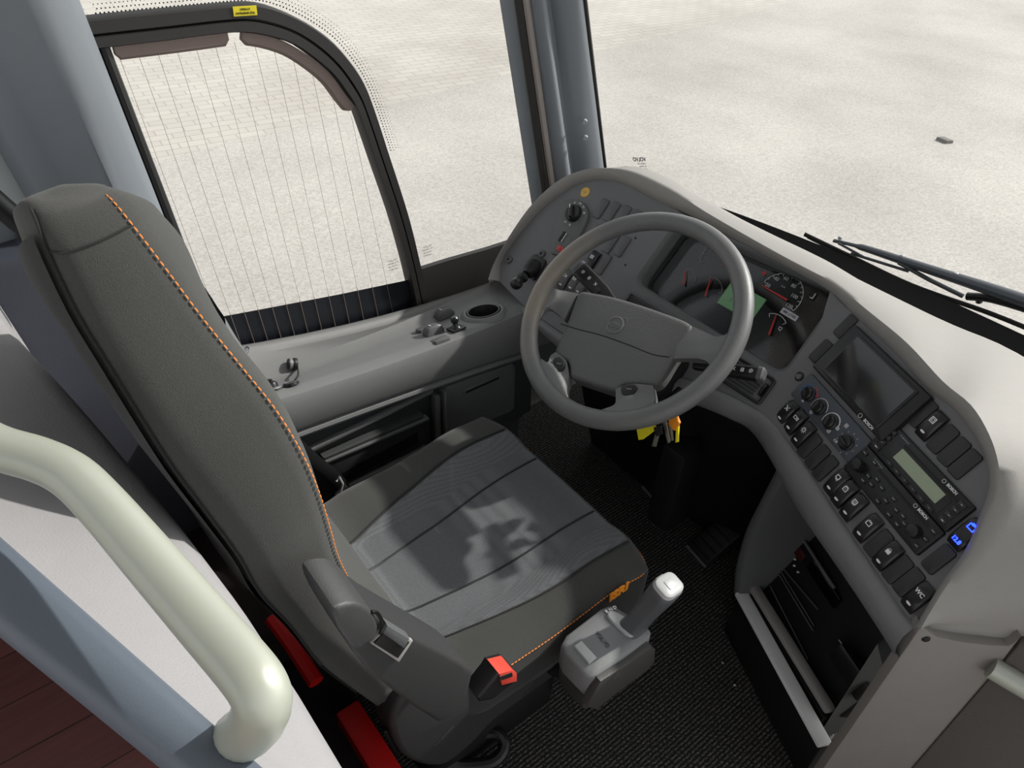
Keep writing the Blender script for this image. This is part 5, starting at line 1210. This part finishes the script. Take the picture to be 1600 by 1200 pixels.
# ================================================================== SHIFTER beside the seat
gp = Frame((.349, -.346, .50), (0, 1, 0), (-1, 0, 0))   # top of the box, lateral axis = forward
gs = thing('gear_selector', 'silver gear selector box with upright grip beside the seat', 'gear selector', (.35, -.35, .40))
GZ = .505
tp = [(877, 1006), (884, 993), (939, 951), (952, 946), (964, 949), (988, 963), (1010, 977), (1018, 987), (1015, 998), (932, 1057), (919, 1058), (884, 1022)]
T_ = [hz(a, b, GZ) for a, b in tp]; T_ = [V(p) for p in T_]
cc = sum(T_, V((0, 0, 0))) / len(T_)
def ringz(z, g): return [V((cc.x + (p.x - cc.x) * g, cc.y + (p.y - cc.y) * g, z)) for p in T_]
bm = bmesh.new(); loft(bm, [ringz(GZ - .055, 1.0), ringz(GZ - .007, 1.0), ringz(GZ - .002, .985), ringz(GZ, .96), ringz(GZ + .003, .86), ringz(GZ + .006, .6), ringz(GZ + .007, .2)], closed=True, capu=True); gb = obj('housing', bm, 'silver', gs, ang=60)
bm = bmesh.new(); loft(bm, [ringz(GZ - .105, .93), ringz(GZ - .05, .985)], closed=True, capu=True); obj('housing_base', bm, 'gear_dark', gs, ang=40)
# dark side plate on the aisle side with a raised mark
pl_ = [hz(932, 1064, GZ - .010), hz(1022, 1002, GZ - .010)]
d = (pl_[1] - pl_[0]); FS = Frame(pl_[0] + V((.004, 0, 0)), d, V((0, 0, 1)))
P = [FS.loc(*q) for q in ((936, 1062), (980, 1034), (1016, 1008), (1022, 1012), (1021, 1032), (1008, 1046), (965, 1078), (930, 1106), (915, 1102))]
bm = bmesh.new(); prism(bm, [tuple(p) for p in P], -.01, .004, .003, FS.mat()); sp_ = obj('side_plate', bm, 'gear_dark', gs)
q = FS.loc(963, 1056, .004); b = sym('case'); bm = bmesh.new(); b.transform(FS.mat(q.x, q.y, .0045) @ M.Scale(1.2, 4)); put(bm, b); obj('moulded_mark', bm, 'dim_ink', sp_, smooth=False)
FT_ = Frame((cc.x, cc.y, GZ + .0045), V((T_[0] - T_[9]).to_tuple()) if False else hz(917, 1040, GZ) - hz(900, 1010, GZ), V((-1, .6, 0)))
q = [FT_.loc(*p) for p in ((897, 1011), (908, 1003), (932, 1029), (920, 1038))]
bm = bmesh.new(); prism(bm, [tuple(p) for p in q], -.002, .0045, .0012, FT_.mat()); obj('push_button', bm, 'silver_light', gb)
q = [FT_.loc(*p) for p in ((950, 968), (958, 958), (1000, 984), (984, 998))]
bm = bmesh.new(); prism(bm, [tuple(p) for p in cat([V((*p, 0)) for p in q], 4, True)], -.004, .008, .003, FT_.mat()); obj('gate', bm, 'silver_light', gb)
q = FT_.loc(941, 1001); bm = bmesh.new(); dv = FT_.loc(950, 1012) - FT_.loc(931, 989); text(bm, 'VOLVO', FT_.mat(q.x, q.y, .0035, math.atan2(dv.y, dv.x)), .0095, ext=.0006); obj('embossed_word', bm, 'gear_grey', gb, smooth=False)
bm = bmesh.new()
q0, q1 = FT_.loc(944, 959), FT_.loc(965, 948); dv = q1 - q0; q = (q0 + q1) / 2
text(bm, 'R N D', FT_.mat(q.x, q.y, .002, math.atan2(dv.y, dv.x)), .008, ext=.0005, bold=.0003); obj('gate_letters', bm, 'white_ink', gb, smooth=False)
# grip
ga = hz(990, 978, GZ + .004); gt = hz(1046, 914, GZ + .125); d = gt - ga; L = d.length; dn = d.normalized()
u_ = V((0, 1, 0)); u_ = (u_ - dn * u_.dot(dn)).normalized(); mg = M((u_.cross(dn), u_, dn)).transposed().to_4x4(); mg.translation = ga
bm = bmesh.new(); rows = []
for t, w_, h_, r_ in ((0, .020, .024, .5), (.1, .0165, .020, .5), (.5, .018, .021, .5), (.8, .020, .024, .5), (.93, .020, .025, .5), (1, .016, .020, .5)): rows.append([V((x * w_, y * h_, t * L)) for x, y in rrect(2, 2, r_ + .1, 4)])
loft(bm, rows, closed=True, capu=True); gg = local(bm, 'grip', 'gear_grey', mg, gs, ang=50)
bm = bmesh.new(); rows = [[V((x * w_, y * h_, z)) for x, y in rrect(2, 2, .6, 4)] for w_, h_, z in ((.019, .024, L * .955), (.0175, .0225, L * 1.01), (.014, .018, L * 1.03))]; loft(bm, rows, closed=True, capu=True); gcap = local(bm, 'grip_cap', 'silver_light', mg, gg)
bm = bmesh.new(); box(bm, (0, 0, L * 1.031), (.016, .019, .002), .001, mg); obj('thumb_button', bm, 'silver_light', gcap)
bm = bmesh.new(); box(bm, (.001, 0, L * 1.033), (.002, .009, .001), m=mg); box(bm, (.003, .004, L * 1.033), (.005, .002, .001), m=mg); obj('symbol', bm, 'black', gcap, smooth=False)
bm = bmesh.new(); box(bm, (-.019, .004, L * .82), (.005, .020, .03), .002, mg); obj('side_trigger', bm, 'silver', gg)
bm = bmesh.new(); tube(bm, cat([V((.26, -.36, .32)), V((.30, -.35, .34)), V((.335, -.34, .37)), V((.345, -.335, .41))], 5), .02, 12); obj('mount_arm', bm, 'black', gs)

# ================================================================== LOWER CENTRE CONSOLE: cubby with aluminium lip, cool box front, pedals
cub = thing('storage_cubby', 'dark open storage cubby with aluminium lip strips under the centre stack', 'cubby', (.47, .2, 0))
FCB = yawframe(hz(1210, 1045, .15), 26, 0)
s0, s1 = hz(1146, 928, .15), hz(1276, 1168, .15); sd_ = (s1 - s0).normalized(); sn = V((-sd_.y, sd_.x, 0)); sn = sn if sn.y > 0 else -sn
def bar3(a, b_, w_, h_, name, mat, r=.003, parent=cub):
    d = b_ - a; m = M((d.normalized(), sn, V((0, 0, 1)))).transposed().to_4x4(); m.translation = (a + b_) / 2
    bm = bmesh.new(); box(bm, (0, 0, 0), (d.length, w_, h_), r, m); return obj(name, bm, mat, parent)
bar3(s0 + sn * .018, s1 + sn * .018, .030, .012, 'lip_strip', 'alu')
bar3(s0 + sn * .022 + V((0, 0, -.08)), s1 + sn * .022 + V((0, 0, -.08)), .02, .14, 'lip_front', 'black_plastic')
k0, k1 = hz(1170, 905, .17) , hz(1298, 1112, .17)
bar3(k0 + sn * .0, k1 + sn * .0, .022, .02, 'second_strip', 'alu_dark', .006)
bar3(k0 + sn * .05 + V((0, 0, -.05)), k1 + sn * .05 + V((0, 0, -.05)), .12, .06, 'shelf', 'black')
# inclined cool box front behind the lip
kd = (k1 - k0).normalized(); FK2 = Frame(k0 + sn * .012, kd, sn * math.cos(math.radians(62)) + V((0, 0, 1)) * math.sin(math.radians(62)))
Lk = (k1 - k0).length
bm = bmesh.new(); box(bm, (Lk / 2, .20, -.03), (Lk + .02, .42, .03), .004, FK2.mat()); bx = obj('cool_box_front', bm, 'black', cub)
def fk(pts, h, t, name, mat, r=.002): 
    P = [FK2.loc(*q, h) for q in pts]; bm = bmesh.new(); prism(bm, [tuple(p) for p in P], h - t, h, r, FK2.mat()); return obj(name, bm, mat, bx)
MT['gloss_black'] = mk('gloss_black', (10, 10, 11), .12); mk('dark_red', (60, 14, 12), .3)
gp_ = fk([(1218, 826), (1232, 812), (1312, 936), (1300, 950)], -.002, .012, 'control_glass', 'gloss_black')
fk([(1231, 811), (1234, 809), (1304, 917), (1301, 920)], .003, .006, 'glass_edge', 'dim_ink', .0005)
fk([(1222, 838), (1230, 828), (1258, 868), (1250, 878)], -.001, .003, 'red_display', 'dark_red', .0004)
for k, (a, b_) in enumerate(((1219, 838), (1226, 850), (1234, 862), (1242, 874), (1241, 884), (1247, 894), (1240, 840))):
    q = FK2.loc(a, b_, .0); bm = bmesh.new(); lathe(bm, [(0, .002), (.0022, .002), (.0022, -.002)], 8, FK2.mat(q.x, q.y, 0)); obj('touch_mark', bm, 'white_ink', gp_)
for a, b_ in (((1217, 888), (1272, 978)), ((1222, 886), (1278, 952)), ((1203, 915), (1262, 1030)), ((1213, 890), (1270, 985))):
    pa, pb = FK2.px(*a, -.01), FK2.px(*b_, -.01); bm = bmesh.new(); tube(bm, [pa, pb], .0016, 6); obj('moulded_rib', bm, 'blank_grey', bx)
# left cheek of the cubby (curved frame post) and right inner side
bm = bmesh.new(); rows = []
base = [hz(1148, 922, .14), hit(1152, 885, s0, sn), hit(1168, 830, s0, sn), hit(1190, 785, s0, sn), hit(1214, 738, s0, sn), hit(1230, 700, s0, sn)]
base2 = cat(base, 5); off = kd
for p in base2: rows.append([p + sn * .02 - off * .006, p - off * .004, p + sn * -.006 + off * .010, p + off * .022, p + off * .026 + sn * .03, p + off * .03 + sn * .20, p + sn * .2 - off * .006])
loft(bm, rows, closed=True, capu=True); obj('side_cheek', bm, 'console_dark', cub, ang=50)
bm = bmesh.new(); a, b_ = k1 + kd * .005, EA; loft(bm, [[a + V((0, 0, -.1)), a + sn * .3 + V((0, 0, -.1))], [a + V((0, 0, .25)), a + sn * .3 + V((0, 0, .3))], [EA + V((-.01, 0, -.12)), EA + V((-.01, .25, -.12))]]); obj('side_wall', bm, 'console_dark', cub)
# black handset holder deep in the cubby
bm = bmesh.new(); c_ = FK2.px(1332, 1050, .02); box(bm, (0, 0, 0), (.10, .045, .03), .006, M.Translation(c_) @ FK2.mat().to_3x3().to_4x4()); 
hs_ = obj('handset_holder', bm, 'switch_black', cub)
bm = bmesh.new(); c2_ = FK2.px(1318, 1010, .03); box(bm, (0, 0, 0), (.03, .002, .002), 0, M.Translation(c2_) @ FK2.mat().to_3x3().to_4x4()); obj('holder_mark', bm, 'grey_ink', hs_)
# pedals and footwell blocks
def pedal(name, label, px0, z0, w_, l_, rot, mat='black_plastic', ribs=7):
    c_ = hz(*px0, z0); m = M.Translation(c_) @ M.Rotation(math.radians(rot), 4, 'Z') @ M.Rotation(math.radians(35), 4, 'X')
    t = thing(name, label, 'pedal', m); bm = bmesh.new(); box(bm, (0, 0, 0), (w_, l_, .012), .004, m); obj('pad', bm, mat, t)
    for k in range(ribs):
        bm = bmesh.new(); box(bm, (0, -l_ * .42 + l_ * .84 * k / (ribs - 1), .008), (w_ * .85, .006, .005), .002, m); obj('grip_rib', bm, 'black', t)
    bm = bmesh.new(); box(bm, (0, -l_ / 2 - .004, -.004), (w_ * 1.05, .008, .02), .002, m); obj('front_edge', bm, 'dim_ink', t)
    bm = bmesh.new(); box(bm, (0, l_ * .2, -.045), (.03, .05, .08), .004, m); obj('bracket', bm, 'black', t)
pedal('accelerator_pedal', 'black ribbed floor pedal in the dark footwell left of the cubby', (1128, 835), .05, .075, .17, -10)
pedal('brake_pedal', 'black pedal deep in the footwell under the key bunch', (1042, 760), .12, .09, .09, -10, ribs=4)
bm = bmesh.new(); c_ = hz(1046, 712, .42); box(bm, c_ + V((0, .05, -.12)), (.07, .08, .26), .015); obj('column_cover', bm, 'black_plastic', label='black upright cover of the steering shaft below the key bunch', cat_='cover')
bm = bmesh.new()
for k, (a, b_) in enumerate(((1130, 1035), (1149, 1070))):
    p = hz(a, b_, .0); bm = bmesh.new(); lathe(bm, [(.0055, 0), (.005, .002), (.002, .0035), (0, .0035)], 14, M.Translation(p)); obj('floor_screw', bm, 'chrome', label=('shiny screw head in the black carpet, the one nearer the footwell', 'shiny screw head in the black carpet, the one nearer the bottom edge')[k], cat_='screw', group='screw heads in the carpet')

# ================================================================== ENTRANCE side: dark panel and aluminium hand rail
EB = FE.p(wE + .004, 0, 0)
bm = bmesh.new(); loft(bm, [[EB + V((.0, .012, -.02)), EB + V((.9, .30, -.02))], [EB + V((0, .012, -1.2)), EB + V((.9, .30, -1.2))]]); obj('wall_right', bm, 'door_brown', kind='structure', thick=.02) if 'door_brown' in MT else obj('wall_right', bm, mk('door_brown', (104, 99, 95), .6, bump=.2, var=.05), kind='structure', thick=.02)
bm = bmesh.new(); P = [hit(1548, 1042, EB + V((.0, -.02, 0)), V((-.3, .95, 0)).normalized()), hit(1660, 1108, EB + V((0, -.02, 0)), V((-.3, .95, 0)).normalized())]
tube(bm, [P[0], P[0].lerp(P[1], .5), P[1] + (P[1] - P[0])], .017, 16); obj('door_rail', bm, 'rail', label='pale metal hand rail at the entrance by the dashboard end', cat_='hand rail')
